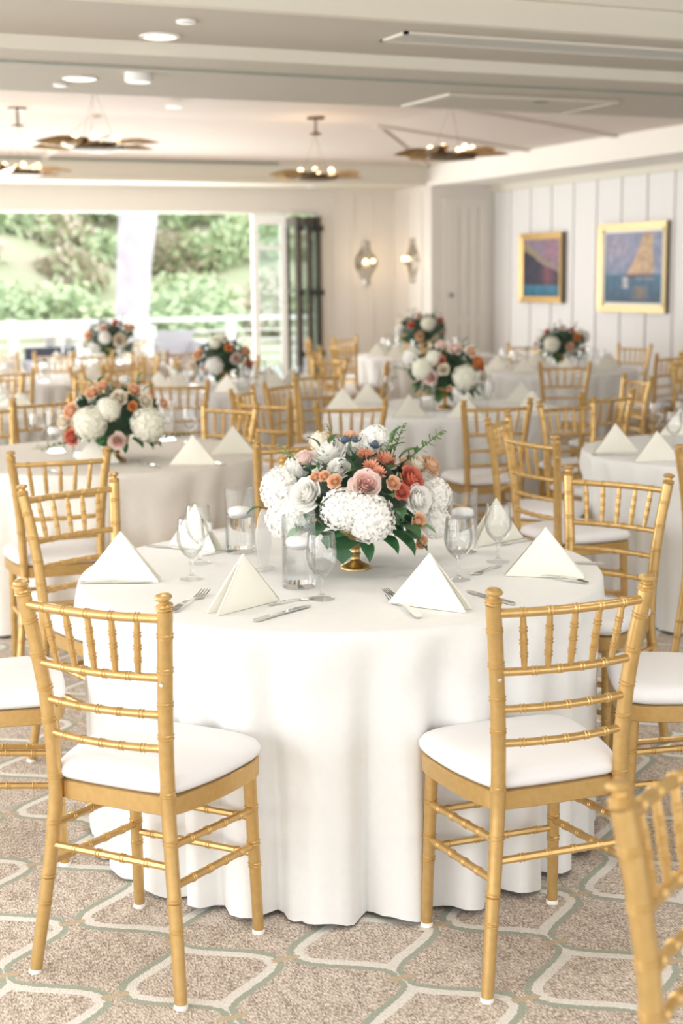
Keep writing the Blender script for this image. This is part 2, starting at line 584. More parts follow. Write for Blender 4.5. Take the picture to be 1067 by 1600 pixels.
for x in (6.775, 6.92, 7.035):
    lf = put('door_leaf', MB().box(x - 0.03, x + 0.03, 16.38, 16.45, 0.01, 2.33).box(x + 0.03, x + 0.09, 16.93, 17.0, 0.01, 2.33).mesh('door_leaf', M['bronze']), fs_)
    m_ = MB()
    for z0_, z1_ in ((2.22, 2.33), (1.42, 1.45), (0.01, 0.2)):
        m_.add([(x - 0.02, 16.45, z0_), (x + 0.02, 16.45, z0_), (x + 0.08, 16.93, z0_), (x + 0.04, 16.93, z0_),
                (x - 0.02, 16.45, z1_), (x + 0.02, 16.45, z1_), (x + 0.08, 16.93, z1_), (x + 0.04, 16.93, z1_)],
               [(0, 3, 2, 1), (4, 5, 6, 7), (0, 1, 5, 4), (1, 2, 6, 5), (2, 3, 7, 6), (3, 0, 4, 7)])
    put('rail', m_.mesh('rail', M['bronze']), lf)
    put('pane', MB().add([(x, 16.45, 0.2), (x + 0.06, 16.93, 0.2), (x + 0.06, 16.93, 2.22), (x, 16.45, 2.22),
                          (x + 0.006, 16.45, 0.2), (x + 0.066, 16.93, 0.2), (x + 0.066, 16.93, 2.22), (x + 0.006, 16.45, 2.22)],
                         [(0, 1, 2, 3), (7, 6, 5, 4), (0, 4, 5, 1), (1, 5, 6, 2), (2, 6, 7, 3), (3, 7, 4, 0)]).mesh('pane', M['pane']), lf)
    for z in (2.15, 1.37, 0.62):
        put('hinge', MB().box(x - 0.045, x + 0.05, 16.35, 16.40, z, z + 0.07).mesh('hinge', M['black']), lf)

# ------------------------------------------------------------------ ceiling fittings
def downlight(px, py, label, r=0.075):
    p = at(px, py, ZC)
    t = thing('recessed_light', label, 'ceiling light', (p.x, p.y, ZC))
    put('trim_ring', MB().lathe([(r, -0.0005), (r + 0.018, -0.0005), (r + 0.018, -0.006), (r, -0.008)], 28).mesh('trim_ring', M['white_paint'], True, 40), t)
    put('lamp', MB().lathe([(0.001, -0.0095), (r * 0.96, -0.0095), (r * 0.96, -0.0085)], 28).mesh('lamp', M['downlight']), t)
    lp = lamp('SPOT', 'downlight_beam', (p.x, p.y, ZC - 0.02), 6, (1, 0.93, 0.8), spot_size=1.7, shadow_soft_size=0.07)


downlight(250, 56, 'round recessed ceiling light nearest the top edge of the photo')
downlight(125, 122, 'round recessed ceiling light left of the square ceiling speaker')


def puck(name, px, py, label, cat, r, h, z=ZC, m='white_paint'):
    p = at(px, py, z - h)
    o = put(name, MB().lathe([(r * 0.98, 0), (r, -h * 0.3), (r, -h * 0.8), (r * 0.85, -h)], 24).mesh(name, M[m], True, 40), None, (p.x, p.y, z))
    return tag(o, label, cat)


puck('sprinkler_cover', 291, 37, 'small round white sprinkler cover behind the nearest recessed light', 'sprinkler', 0.042, 0.012)
puck('sprinkler_cover', 95, 135, 'small round white sprinkler cover left of the recessed lights, farther back', 'sprinkler', 0.042, 0.012)
puck('smoke_detector', 217, 129, 'white round drum-shaped smoke detector on the ceiling', 'smoke detector', 0.075, 0.05)
puck('sprinkler_cover', 272, 168, 'faint round sprinkler cover on the raised ceiling behind the left chandelier', 'sprinkler', 0.07, 0.012, 3.06, 'white_paint')
puck('sprinkler_cover', 485, 293, 'tiny round downlight trim on the far soffit above the terrace opening', 'sprinkler', 0.06, 0.012, ZC, 'white_paint')
puck('ceiling_sensor', 845, 160, 'small dark oval sensor on the ceiling beside the access panel', 'sensor', 0.05, 0.015, ZC, 'vent_dark')

for (x, y_), lb in (((-.6, 2.4), 'leftmost of the four nearest'), ((1.2, 2.4), 'left middle of the four nearest'), ((3.0, 2.4), 'right middle of the four nearest'), ((4.8, 2.4), 'rightmost of the four nearest'),
                    ((-.6, 4.6), 'leftmost of the second row'), ((1.2, 4.6), 'left middle of the second row'), ((3.0, 4.6), 'right middle of the second row'), ((4.8, 4.6), 'rightmost of the second row')):
    lamp('SPOT', 'ceiling_downlight', (x, y_, 2.95), 42, (1, 0.96, 0.90), spot_size=2.3, spot_blend=0.8, shadow_soft_size=0.12)  # added spots without fittings, to brighten the table tops from above
for x, y_ in ((1.5, 7.8), (4.0, 7.8), (6.4, 7.8)):
    lamp('SPOT', 'ceiling_downlight', (x, y_, 2.64), 30, (1, 0.96, 0.90), spot_size=2.3, spot_blend=0.8, shadow_soft_size=0.12)  # further added fill spots, no fittings belong to them

# long linear air diffuser
pA, pB = at(612, 52, ZC), at(1067, 82, ZC)
va = thing('air_vent', 'long narrow linear air vent recessed in the ceiling at upper right', 'air vent', (2.95, 6.0, ZC))
x0_, x1_, yy0, yy1 = 0.0, 2.4, -0.13, 0.12
put('frame', MB().box(x0_, x1_, yy0, yy0 + 0.02, -0.012, -0.001).box(x0_, x1_, yy1 - 0.02, yy1, -0.012, -0.001).box(x0_, x0_ + 0.02, yy0, yy1, -0.012, -0.001).box(x1_ - 0.02, x1_, yy0, yy1, -0.012, -0.001).mesh('frame', M['ceil_l']), va)
put('backing', MB().box(x0_ + 0.02, x1_ - 0.02, yy0 + 0.02, yy1 - 0.02, -0.003, -0.001).mesh('backing', M['vent_dark']), va)
for k in range(3):
    put('slat', MB().box(x0_ + 0.02, x1_ - 0.02, yy0 + 0.035 + k * 0.065, yy0 + 0.075 + k * 0.065, -0.010, -0.004).mesh('slat', M['vent']), va)
# access panel
ap = thing('access_panel', 'flat rectangular access panel with raised edge on the ceiling band', 'ceiling panel', (4.2, 7.75, ZC))
put('panel', MB().box(0, 1.15, 0, 0.58, -0.012, -0.001).mesh('panel', M['ceil']), ap)
put('edge', MB().box(-0.03, 0, -0.03, 0.61, -0.016, -0.001).box(1.15, 1.18, -0.03, 0.61, -0.016, -0.001).box(0, 1.15, 0.58, 0.61, -0.016, -0.001).box(0, 1.15, -0.03, 0, -0.016, -0.001).mesh('edge', M['ceil_l']), ap)


# chandeliers
def leaf_plate(L_, W_, n=8):
    m_ = MB()

    def fn(u, v):
        wv = sin(pi * u ** 0.8) * W_ * (1 - 0.1 * u)
        return (L_ * u, (v - 0.5) * 2 * wv, 0.02 * u * u + 0.018 * abs(v - 0.5) * 2 * sin(pi * u))
    m_.grid(fn, n, 2)
    o = len(m_.v)
    m_.v += [(x, y_, z - 0.006) for x, y_, z in m_.v]
    m_.f += [tuple(reversed([i + o for i in q])) for q in m_.f]
    m_.m += m_.m[:]
    return m_.mesh('leaf_plate', M['brass'], True, 50)


plate = leaf_plate(0.36, 0.095)
hubm = MB().lathe([(0.12, -0.02), (0.19, -0.01), (0.21, 0.02), (0.20, 0.03), (0.12, 0.01)], 24).mesh('ring', M['brass_dark'], True, 40)
rod = MB().tube([(0.15, 0, 0.03), (0.006, 0, ZTOP - 2.53 - 0.17)], 0.0012, 5).mesh('suspension_wire', M['brass_dark'])
canopy = MB().lathe([(0.02, -0.14), (0.055, -0.15), (0.055, -0.165), (0.012, -0.17), (0.012, -0.14), (0.01, -0.02), (0.085, -0.02), (0.085, 0.0)], 20).mesh('canopy', M['brass_dark'], True, 40)
bulbm = MB().lathe([(0.004, 0), (0.02, 0.012), (0.024, 0.03), (0.018, 0.047), (0.003, 0.055)], 12).mesh('bulb', M['bulb'], True)
cupm = MB().lathe([(0.012, -0.01), (0.016, 0.0), (0.013, 0.012)], 10).mesh('socket', M['brass_dark'], True)


def chandelier(x, y, label, ph):
    c = thing('chandelier', label, 'chandelier', (x, y, 2.53), group='brass leaf chandeliers')
    put('ring', hubm, c)
    for k in range(10):
        a = 2 * pi * k / 10 + ph
        put('leaf_plate', plate, c, (0.11 * cos(a), 0.11 * sin(a), 0.015 + 0.02 * (k % 2)), rot=(radians(18), radians(3), a + radians(14)))
    for k in range(3):
        put('suspension_wire', rod, c, (0, 0, 0), 2 * pi * k / 3 + ph)
    for k in range(6):
        a = 2 * pi * k / 6 + ph + 0.2
        s_ = put('socket', cupm, c, (0.17 * cos(a), 0.17 * sin(a), 0.03))
        put('bulb', bulbm, s_, (0, 0, 0.01))
    put('canopy', canopy, c, (0, 0, ZTOP - 2.53))
    lamp('POINT', 'chandelier_glow', (x, y, 2.70), 5, (1.0, 0.72, 0.45), shadow_soft_size=0.12)


chandelier(2.70, 10.33, 'largest-looking brass leaf chandelier at upper left, nearest the camera', 0.0)
chandelier(5.60, 10.33, 'brass leaf chandelier at upper right in front of the soffit', 0.5)
chandelier(5.50, 12.85, 'brass leaf chandelier in the middle, above the folded dark doors', 0.9)
chandelier(2.70, 13.0, 'brass leaf chandelier at the left edge, farther back', 0.3)


# sconces
def sconce(loc, rz, label):
    s_ = thing('wall_sconce', label, 'wall lamp', loc, rz)
    # local: wall plane y=0, room towards -y
    prof = [(-0.27, 0.05), (-0.20, 0.06), (-0.14, 0.09), (-0.07, 0.14), (0.0, 0.165), (0.07, 0.14), (0.14, 0.09), (0.20, 0.06), (0.27, 0.05)]
    m_ = MB()
    vv, ff = [], []
    for z, hw in prof:
        vv += [(-hw, -0.01, z), (-hw * 0.45, -0.03 - hw * 0.22, z), (hw * 0.45, -0.03 - hw * 0.22, z), (hw, -0.01, z), (hw, 0, z), (-hw, 0, z)]
    for j in range(len(prof) - 1):
        for i in range(6):
            k = (i + 1) % 6
            ff.append((j * 6 + i, j * 6 + k, (j + 1) * 6 + k, (j + 1) * 6 + i))
    ff.append(tuple(reversed(range(6))))
    ff.append(tuple((len(prof) - 1) * 6 + i for i in range(6)))
    put('backplate', m_.add(vv, ff).mesh('backplate', M['mirror']), s_)
    for dx in (-0.055, 0.055):
        k = put('socket', MB().tube([(dx, -0.05, -0.03), (dx, -0.11, -0.03), (dx, -0.11, 0.0)], 0.009, 8).mesh('socket', M['brass_dark'], True), s_)
        put('bulb', MB().lathe([(0.006, 0), (0.019, 0.012), (0.023, 0.028), (0.016, 0.045), (0.004, 0.052)], 12, (dx, -0.11, 0)).mesh('bulb', M['bulb'], True), k)
    d = Vector((0, -0.2, 0))
    d.rotate(Matrix.Rotation(rz, 3, 'Z'))
    lamp('POINT', 'sconce_glow', Vector(loc) + d, 1.6, (1, 0.72, 0.42), shadow_soft_size=0.06)


sconce((7.72, YB, 1.76), 0, 'faceted antique-mirror wall sconce with two bulbs, left one of the pair')
sconce((XS, 15.97, 1.78), -pi / 2, 'faceted antique-mirror wall sconce seen edge-on, right one of the pair')


# paintings
def painting(name, label, yc, zc, wd, ht, fn, fmat, fw, liner, nx=60, ny=70):
    """hangs on the right wall; local x runs along the wall (photo left to right), z up"""
    p = thing(name, label, 'painting', (XR - 0.02, yc, zc), -pi / 2)
    iw, ih = wd / 2 - fw, ht / 2 - fw
    m_ = MB()
    for q in range(4):
        a = (-wd / 2, -ht / 2), (wd / 2, -ht / 2), (wd / 2, ht / 2), (-wd / 2, ht / 2)
        b_ = (-iw, -ih), (iw, -ih), (iw, ih), (-iw, ih)
        A, B, C_, D = a[q], a[(q + 1) % 4], b_[(q + 1) % 4], b_[q]
        m_.add([(A[0], -0.045, A[1]), (B[0], -0.045, B[1]), (C_[0], -0.03, C_[1]), (D[0], -0.03, D[1]), (C_[0], -0.01, C_[1]), (D[0], -0.01, D[1])],
               [(0, 1, 2, 3), (3, 2, 4, 5)])
        m_.mi = 1
        m_.add([(A[0], -0.045, A[1]), (A[0], 0.0, A[1]), (B[0], 0.0, B[1]), (B[0], -0.045, B[1])], [(0, 1, 2, 3)])
        m_.mi = 0
    put('frame', m_.mesh('frame', [fmat, M['frame_side']]), p)
    lw_ = 0.0
    if liner:
        lw_ = liner
        put('liner', MB().box(-iw, iw, -0.018, -0.012, -ih, -ih + lw_).box(-iw, iw, -0.018, -0.012, ih - lw_, ih).box(-iw, -iw + lw_, -0.018, -0.012, -ih, ih).box(iw - lw_, iw, -0.018, -0.012, -ih, ih).mesh('liner', M['liner']), p)
    cw, chh = iw - lw_, ih - lw_
    g = MB().grid(lambda u, v: ((u - 0.5) * 2 * cw, -0.014, (v - 0.5) * 2 * chh), nx, ny)
    me = g.mesh('canvas', PAINT)
    ca = me.color_attributes.new('paint', 'FLOAT_COLOR', 'POINT')
    k = 0
    for j in range(ny + 1):
        for i in range(nx + 1):
            c = fn(i / nx, j / ny)
            ca.data[k].color = (c[0] * .68, c[1] * .68, c[2] * .66, 1)
            k += 1
    put('canvas', me, p)


m, t, b = nt('oil_paint')
at_ = t.nodes.new('ShaderNodeAttribute')
at_.attribute_name = 'paint'
nz = t.nodes.new('ShaderNodeTexNoise')
nz.inputs['Scale'].default_value = 14
nz.inputs['Detail'].default_value = 5
tcx = t.nodes.new('ShaderNodeTexCoord')
t.links.new(tcx.outputs['Object'], nz.inputs['Vector'])
hs = t.nodes.new('ShaderNodeHueSaturation')
mr_ = t.nodes.new('ShaderNodeMapRange')
mr_.inputs['From Min'].default_value = 0.3
mr_.inputs['From Max'].default_value = 0.7
mr_.inputs['To Min'].default_value = 0.7
mr_.inputs['To Max'].default_value = 1.3
t.links.new(nz.outputs['Fac'], mr_.inputs['Value'])
t.links.new(mr_.outputs[0], hs.inputs['Value'])
t.links.new(at_.outputs['Color'], hs.inputs['Color'])
t.links.new(hs.outputs[0], b.inputs['Base Color'])
b.inputs['Roughness'].default_value = 0.55
PAINT = m


def lerp(a, b_, k):
    k = max(0.0, min(1.0, k))
    return tuple(x + (y_ - x) * k for x, y_ in zip(a, b_))


def paint_cliff(u, v):
    sky = lerp((0.22, 0.19, 0.30), (0.34, 0.26, 0.38), v)
    hill_top = 0.80 - 0.42 * u + 0.02 * sin(9 * u)
    glow = lerp((0.42, 0.35, 0.20), (0.36, 0.25, 0.30), u)
    if v < 0.20:
        return lerp((0.02, 0.16, 0.30), (0.05, 0.28, 0.42), v / 0.2 + 0.1 * sin(20 * u))
    if v < hill_top:
        d = sqrt((u - 0.66) ** 2 + ((v - 0.38) * 0.8) ** 2)
        return lerp((0.34, 0.10, 0.13), (0.045, 0.035, 0.075), d / 0.22)
    if v < hill_top + 0.14:
        return glow
    return lerp(sky, (0.45, 0.22, 0.30), 1 - sqrt((u - 0.75) ** 2 + (v - 0.8) ** 2) / 0.35)


def paint_boat(u, v):
    sky = lerp((0.26, 0.31, 0.48), (0.33, 0.36, 0.56), v)
    sky = lerp((0.46, 0.42, 0.55), sky, sqrt((u - 0.22) ** 2 + (v - 0.8) ** 2) / 0.35)
    c = sky if v > 0.40 else lerp((0.02, 0.08, 0.17), (0.05, 0.19, 0.33), v / 0.4)
    if v > 0.40:
        lft = 0.38 + 0.30 * ((v - 0.40) / 0.58) ** 0.8
        rgt = 0.86 - 0.04 * (v - 0.40)
        if lft < u < rgt and v < 0.985:
            return lerp((0.85, 0.52, 0.32), (0.66, 0.46, 0.28), (u - 0.4) / 0.4)
    if 0.33 < u < 0.42 and 0.20 < v < 0.36:
        return (0.62, 0.62, 0.66)
    if 0.38 < u < 0.86 and 0.33 < v < 0.405:
        return (0.09, 0.09, 0.14) if v > 0.36 or u < 0.55 else (0.30, 0.28, 0.36)
    if 0.45 < u < 0.8 and 0.05 < v < 0.24:
        return lerp((0.30, 0.22, 0.15), c, abs(u - 0.63) / 0.17)
    return c


painting('painting', 'smaller gold-framed painting of a dark headland above blue water', 14.34, 1.67, 0.93, 0.80, paint_cliff, M['frame_gold'], 0.075, 0)
painting('painting', 'larger pale-gold-framed painting of a sailboat with a tan sail', 12.56, 1.655, 1.22, 0.93, paint_boat, M['frame_pale'], 0.07, 0.03)

# ------------------------------------------------------------------ terrace and hillside
structure('floor', MB().box(-6, 14, YB + 0.1, 24, -0.12, -0.02), M['deck'])
mb = MB()


def hillz(x, y):
    return -1.4 + max(0, y - 24) * 0.36 + 0.5 * sin(x * 0.35 + y * 0.2) + 0.25 * sin(x * 0.9 - y * 0.5)


mb.grid(lambda u, v: (-25 + 60 * u, 24 + 46 * v, hillz(-25 + 60 * u, 24 + 46 * v)), 60, 50)
structure('hillside', mb, M['soil'], smooth=True)


def bush_mesh(seed, mats, n=620):
    r_ = random.Random(seed)
    m_ = MB()
    m_.mi = 2
    m_.tube([(0, 0, -0.3), (0.05, 0, 0.5)], [0.08, 0.03], 6)
    for i in range(n):
        a, e = r_.uniform(0, 2 * pi), math.asin(r_.uniform(-0.25, 1))
        rr = r_.uniform(0.55, 1.0) * (1 + 0.22 * sin(3 * a + seed) * cos(2 * e))
        p = Vector((cos(a) * cos(e) * rr, sin(a) * cos(e) * rr, 0.15 + sin(e) * rr * 0.85))
        s1 = Vector((r_.uniform(-1, 1), r_.uniform(-1, 1), r_.uniform(-1, 1))).normalized()
        s2 = s1.orthogonal().normalized()
        l1, l2 = r_.uniform(0.09, 0.16), r_.uniform(0.05, 0.09)
        m_.mi = r_.choice((0, 0, 1))
        m_.add([p - s1 * l1, p + s2 * l2, p + s1 * l1, p - s2 * l2], [(0, 1, 2, 3)])
    return m_.mesh('bush', mats)


BM = [bush_mesh(1, [M['bush_a'], M['bush_b'], M['bark']]), bush_mesh(2, [M['bush_b'], M['bush_a'], M['bark']]), bush_mesh(3, [M['bush_c'], M['bush_a'], M['bark']])]
BL = ['pale green bush growing on the sunlit hillside', 'mid green bush growing on the sunlit hillside', 'dry brownish bush growing on the sunlit hillside']
r_ = random.Random(5)
for row in range(7):
    yy = 29.0 + row * 3.0
    nb = 10
    for i in range(nb):
        xx = (yy * 0.13) + (i + r_.uniform(-0.3, 0.3)) * yy * 0.30 / nb * 1.15
        k = r_.choice((0, 0, 1, 1, 2)) if row > 1 else r_.choice((0, 1, 2, 2))
        s_ = r_.uniform(0.8, 1.15) * (1 + row * 0.05)
        if row < 2 and r_.random() < 0.3:
            continue
        o = put('bush', BM[k], None, (xx, yy, hillz(xx, yy) - 0.1), r_.uniform(0, 6), scale=(s_, s_, s_ * r_.uniform(0.7, 1.0)))
        tag(o, BL[k], 'bush', ['pale hillside bushes', 'mid green hillside bushes', 'dry hillside bushes'][k])

# pale tree trunk
tx_, ty_ = 5.65, 23.2
p0 = Vector((0, 0, 0))
dirv = at(208, 560, 0) - at(208, 561, 0)
tp_ = at(214, 545, 0)
dz = Vector((tp_.x, tp_.y, 0)).normalized()
base = dz * 23.5
ts = [(-0.10, -1.2), (-0.08, 0.2), (-0.04, 1.0), (0.0, 1.8), (0.07, 2.6), (0.10, 3.6), (0.05, 5.0), (-0.1, 7.0)]
rt_ = Vector((dz.y, -dz.x, 0))
tr = thing('tree', 'pale smooth-barked tree trunk standing beyond the terrace railing', 'tree', (base.x, base.y, 0))
put('trunk', MB().tube([rt_ * a_ * 1.3 + Vector((0, 0, z)) for a_, z in ts], [0.36, 0.30, 0.265, 0.28, 0.31, 0.31, 0.30, 0.26], 18).mesh('trunk', M['bark'], True), tr)
put('branch', MB().tube([rt_ * 0.1 + Vector((0, 0, 4.4)), rt_ * 0.9 + Vector((0, 0.2, 5.6)), rt_ * 1.5 + Vector((0, 0.3, 7.2))], [0.16, 0.12, 0.06], 10).mesh('branch', M['bark'], True), tr)

# railing
rl = thing('terrace_railing', 'white terrace railing with horizontal bars in front of the hillside', 'railing', (0, 20.0, 0))
for z in (0.98,):
    put('top_rail', MB().box(-3, 12, -0.05, 0.05, z, z + 0.06).mesh('top_rail', M['white_paint']), rl)
bar = MB().box(-3, 12, -0.012, 0.012, 0, 0.03).mesh('bar', M['white_paint'])
for k in range(6):
    put('bar', bar, rl, (0, 0, 0.12 + k * 0.14))
post = MB().box(-0.06, 0.06, -0.06, 0.06, 0, 1.06).mesh('post', M['white_paint'])
for k in range(9):
    put('post', post, rl, (-1.6 + k * 1.6 + 0.75, 0, 0))


# white patio bar tables and dark lounge seats
def patio_table(x, y, L_, zt, th, label):
    t_ = thing('patio_bar_table', label, 'table', (x, y, -0.02))
    put('table_top', MB().box(-L_ / 2, L_ / 2, -0.35, 0.35, zt - th, zt).mesh('table_top', M['white_paint']), t_)
    lg = MB().box(-0.05, 0.05, -0.05, 0.05, 0, zt - th).mesh('leg', M['white_paint'])
    for a_ in (-0.85, -0.28, 0.28, 0.85):
        put('leg', lg, t_, (a_ * L_ / 2, -0.28, 0))
    for a_ in (-0.85, 0.85):
        put('leg', lg, t_, (a_ * L_ / 2, 0.28, 0))


patio_table(3.35, 18.6, 2.0, 1.07, 0.17, 'long white patio bar table on the terrace at the left edge')
patio_table(5.0, 18.9, 1.15, 1.0, 0.16, 'shorter white patio bar table on the terrace in front of the tree trunk')
for x, y, z, m_, lb in ((3.05, 18.0, 0.62, 'navy', 'dark outdoor armchair on the terrace, leftmost, by the white bar table'),
                        (4.05, 17.9, 0.62, 'navy', 'dark outdoor armchair on the terrace near the bar table legs'),
                        (6.05, 19.2, 0.74, 'greycloth', 'pale covered outdoor armchair against the terrace railing')):
    a_ = thing('outdoor_armchair', lb, 'armchair', (x, y, -0.02))
    put('seat', MB().box(-0.32, 0.32, -0.3, 0.3, 0.25, 0.42).mesh('seat', M[m_]), a_)
    put('backrest', MB().box(-0.32, 0.32, 0.22, 0.32, 0.42, z + 0.15).mesh('backrest', M[m_]), a_)
    for sx_ in (-1, 1):
        put('armrest', MB().box(sx_ * 0.32 - 0.04, sx_ * 0.32 + 0.04, -0.3, 0.3, 0.25, z).mesh('armrest', M['greycloth']), a_)
        for sy_ in (-1, 1):
            put('leg', MB().box(sx_ * 0.28 - 0.02, sx_ * 0.28 + 0.02, sy_ * 0.25 - 0.02, sy_ * 0.25 + 0.02, 0, 0.25).mesh('leg', M['black']), a_)


# ------------------------------------------------------------------ the gold bamboo (chiavari) chair
def bamboo(pts, r0, r1, rings, n=10, ring=0.0021, seg=6, taper=None):
    """round bar along a spline with pairs of raised beads at the arc fractions in rings"""
    P = [Vector(p) for p in pts]
    # Catmull-Rom
    fine = []
    for i in range(len(P) - 1):
        a_, b_, c_, d_ = P[max(i - 1, 0)], P[i], P[i + 1], P[min(i + 2, len(P) - 1)]
        for k in range(seg):
            t_ = k / seg
            fine.append(0.5 * ((2 * b_) + (c_ - a_) * t_ + (2 * a_ - 5 * b_ + 4 * c_ - d_) * t_ ** 2 + (3 * b_ - a_ - 3 * c_ + d_) * t_ ** 3))
    fine.append(P[-1])
    cum = [0]
    for i in range(1, len(fine)):
        cum.append(cum[-1] + (fine[i] - fine[i - 1]).length)
    L_ = cum[-1]

    def pos(s_):
        s_ = max(0, min(L_, s_))
        for i in range(1, len(fine)):
            if cum[i] >= s_:
                k = (s_ - cum[i - 1]) / max(1e-9, cum[i] - cum[i - 1])
                return fine[i - 1].lerp(fine[i], k)
        return fine[-1]
    st = [(c, 0) for c in cum]
    for q in rings:
        s0 = q * L_
        for off in (-0.0040, 0.0040):
            st += [(s0 + off - 0.0022, 0), (s0 + off - 0.0006, ring), (s0 + off + 0.0006, ring), (s0 + off + 0.0022, 0)]
    st = sorted(x for x in st if 0 <= x[0] <= L_)
    out = []
    for x in st:
        if out and x[0] - out[-1][0] < 0.0005:
            if x[1] > out[-1][1]:
                out[-1] = x
            continue
        out.append(x)
    pts_, rad = [], []
    for s_, e in out:
        u = s_ / L_
        r = r0 + (r1 - r0) * u
        if taper:
            r = r * taper(u)
        pts_.append(pos(s_))
        rad.append(r + e)
    return MB().tube(pts_, rad, n)


def sm_(mb_, name, m_):
    return mb_.mesh(name, m_, True, 38)


def build_chair():
    root = thing('bamboo_chair', 'x', 'chair')
    g = M['gold']
    glide = MB().lathe([(0.0155, 0.0), (0.0155, 0.008), (0.014, 0.010)], 12).mesh('glide', M['glide'], True, 40)

    def bx(z, sgn):       # back post curve (x, y) at height z
        K = [(0, .201, -.205), (.16, .182, -.184), (.30, .165, -.168), (.43, .154, -.158), (.56, .155, -.161), (.68, .162, -.169), (.80, .174, -.182), (.905, .188, -.198)]
        for i in range(len(K) - 1):
            if K[i][0] <= z <= K[i + 1][0]:
                k = (z - K[i][0]) / (K[i + 1][0] - K[i][0])
                return Vector((sgn * (K[i][1] + (K[i + 1][1] - K[i][1]) * k), K[i][2] + (K[i + 1][2] - K[i][2]) * k, z))
    zs = [0.008, .08, .16, .23, .30, .365, .43, .50, .56, .62, .68, .74, .80, .855, .905]
    zr = [0.17, 0.235, 0.365, 0.475, 0.61, 0.685, 0.765, 0.845]
    for sgn in (-1, 1):
        pts = [bx(z, sgn) for z in zs]
        rings = [(z - 0.008) / 0.897 for z in zr]
        p = put('back_post', sm_(bamboo(pts, 0.0145, 0.0172, rings, n=12, seg=2, taper=lambda u: 1.0 + 0.06 * sin(pi * u)), 'back_post', g), root)
        tp = bx(.905, sgn)
        put('finial', sm_(MB().lathe([(0.0172, 0), (0.0195, 0.003), (0.0172, 0.006), (0.0195, 0.010), (0.0172, 0.013), (0.0105, 0.016), (0.0105, 0.020), (0.0185, 0.026),
                                      (0.0195, 0.029), (0.016, 0.034), (0.006, 0.037)], 14), 'finial', g), p, tp, rot=(radians(10), 0, 0))
        put('glide', glide, p, bx(0, sgn))
        fl = put('front_leg', sm_(bamboo([(sgn * .176, .190, 0.008), (sgn * .172, .183, .22), (sgn * .168, .176, .42)], 0.0135, 0.0165, [0.42, 0.56, 0.78], n=12, seg=4), 'front_leg', g), root)
        put('glide', glide, fl, (sgn * .176, .190, 0))
        # side stretchers
        for zb, zf in ((.355, .322), (.265, .230)):
            a_ = bx(zb, sgn)
            b_ = Vector((sgn * .1715, .182, zf))
            put('stretcher', sm_(bamboo([a_, (a_ + b_) / 2, b_], 0.0092, 0.0092, [.22, .42, .62, .82], n=8, seg=3), 'stretcher', g), root)
    # front stretchers, back stretcher
    for z in (.30, .208):
        put('stretcher', sm_(bamboo([(-.17, .184, z), (0, .186, z), (.17, .184, z)], 0.0088, 0.0088, [.14, .38, .62, .86], n=8, seg=3), 'stretcher', g), root)
    a_, b_ = bx(.308, -1), bx(.308, 1)
    put('stretcher', sm_(bamboo([a_, (a_ + b_) / 2, b_], 0.0092, 0.0092, [.2, .4, .6, .8], n=8, seg=3), 'stretcher', g), root)

    # back rails, bowed backwards
    def rail(z, bow, r):
        a, b__ = bx(z, -1), bx(z, 1)
        return [a + (b__ - a) * u + Vector((0, -bow * 4 * u * (1 - u), 0)) for u in (0, .17, .33, .5, .67, .83, 1)]
    rails = [(.884, .024, .0105), (.747, .023, .0095), (.660, .022, .009), (.580, .021, .009)]
    us = [.17, .335, .5, .665, .83]
    for i, (z, bow, r) in enumerate(rails):
        put('back_rail', sm_(bamboo(rail(z, bow, r), r, r, us if i != 1 else [.25, .42, .58, .75], n=10, seg=3), 'back_rail', g), root)
    for u in us:
        ub = 0.5 + (u - 0.5) * 0.97
        t0_ = bx(.884, -1).lerp(bx(.884, 1), u) + Vector((0, -.024 * 4 * u * (1 - u), -0.004))
        t1_ = bx(.747, -1).lerp(bx(.747, 1), ub) + Vector((0, -.023 * 4 * ub * (1 - ub), 0.004))
        put('spindle', sm_(bamboo([t1_, (t0_ + t1_) / 2, t0_], 0.0062, 0.0062, [.27, .5, .73], n=8, seg=5, taper=lambda v: 1.0 + 0.35 * sin(pi * v) ** 0.7), 'spindle', g), root)

    # seat frame and cushion
    def outline(gx, n=44):
        ctl = [(0, -.156), (.09, -.154), (.150, -.145), (.174, -.10), (.196, 0.0), (.204, .09), (.203, .150), (.180, .196), (.11, .212), (0, .216)]
        ctl = [(x + (gx if x > 0 else 0) * min(1, x / 0.1), y_ + (gx if y_ > 0 else -gx) * min(1, abs(y_) / .1)) for x, y_ in ctl]
        full = ctl + [(-x, y_) for x, y_ in reversed(ctl[1:-1])]
        N_ = len(full)
        pts = []
        for i in range(N_):
            a_, b_, c_, d_ = [Vector(full[(i + k) % N_]) for k in (-1, 0, 1, 2)]
            for k in range(3):
                t_ = k / 3
                q = 0.5 * ((2 * b_) + (c_ - a_) * t_ + (2 * a_ - 5 * b_ + 4 * c_ - d_) * t_ ** 2 + (3 * b_ - a_ - 3 * c_ + d_) * t_ ** 3)
                pts.append((q.x, q.y))
        return pts

    def stack(levels):
        m_ = MB()
        n = None
        vv, ff = [], []
        for gx, z, sc in levels:
            o_ = outline(gx)
            n = len(o_)
            vv += [(x * sc, (y_ - 0.033) * sc + 0.033, z) for x, y_ in o_]
        for j in range(len(levels) - 1):
            for i in range(n):
                k = (i + 1) % n
                ff.append((j * n + i, j * n + k, (j + 1) * n + k, (j + 1) * n + i))
        ff.append(tuple(reversed(range(n))))
        ff.append(tuple((len(levels) - 1) * n + i for i in range(n)))
        return m_.add(vv, ff)
    put('seat_frame', sm_(stack([(-.004, .417, 1), (0, .420, 1), (0, .460, 1), (-.004, .463, 1)]), 'seat_frame', g), root)
    put('seat_gap', sm_(stack([(-.006, .463, 1), (-.006, .467, 1)]), 'seat_gap', M['piping']), root)
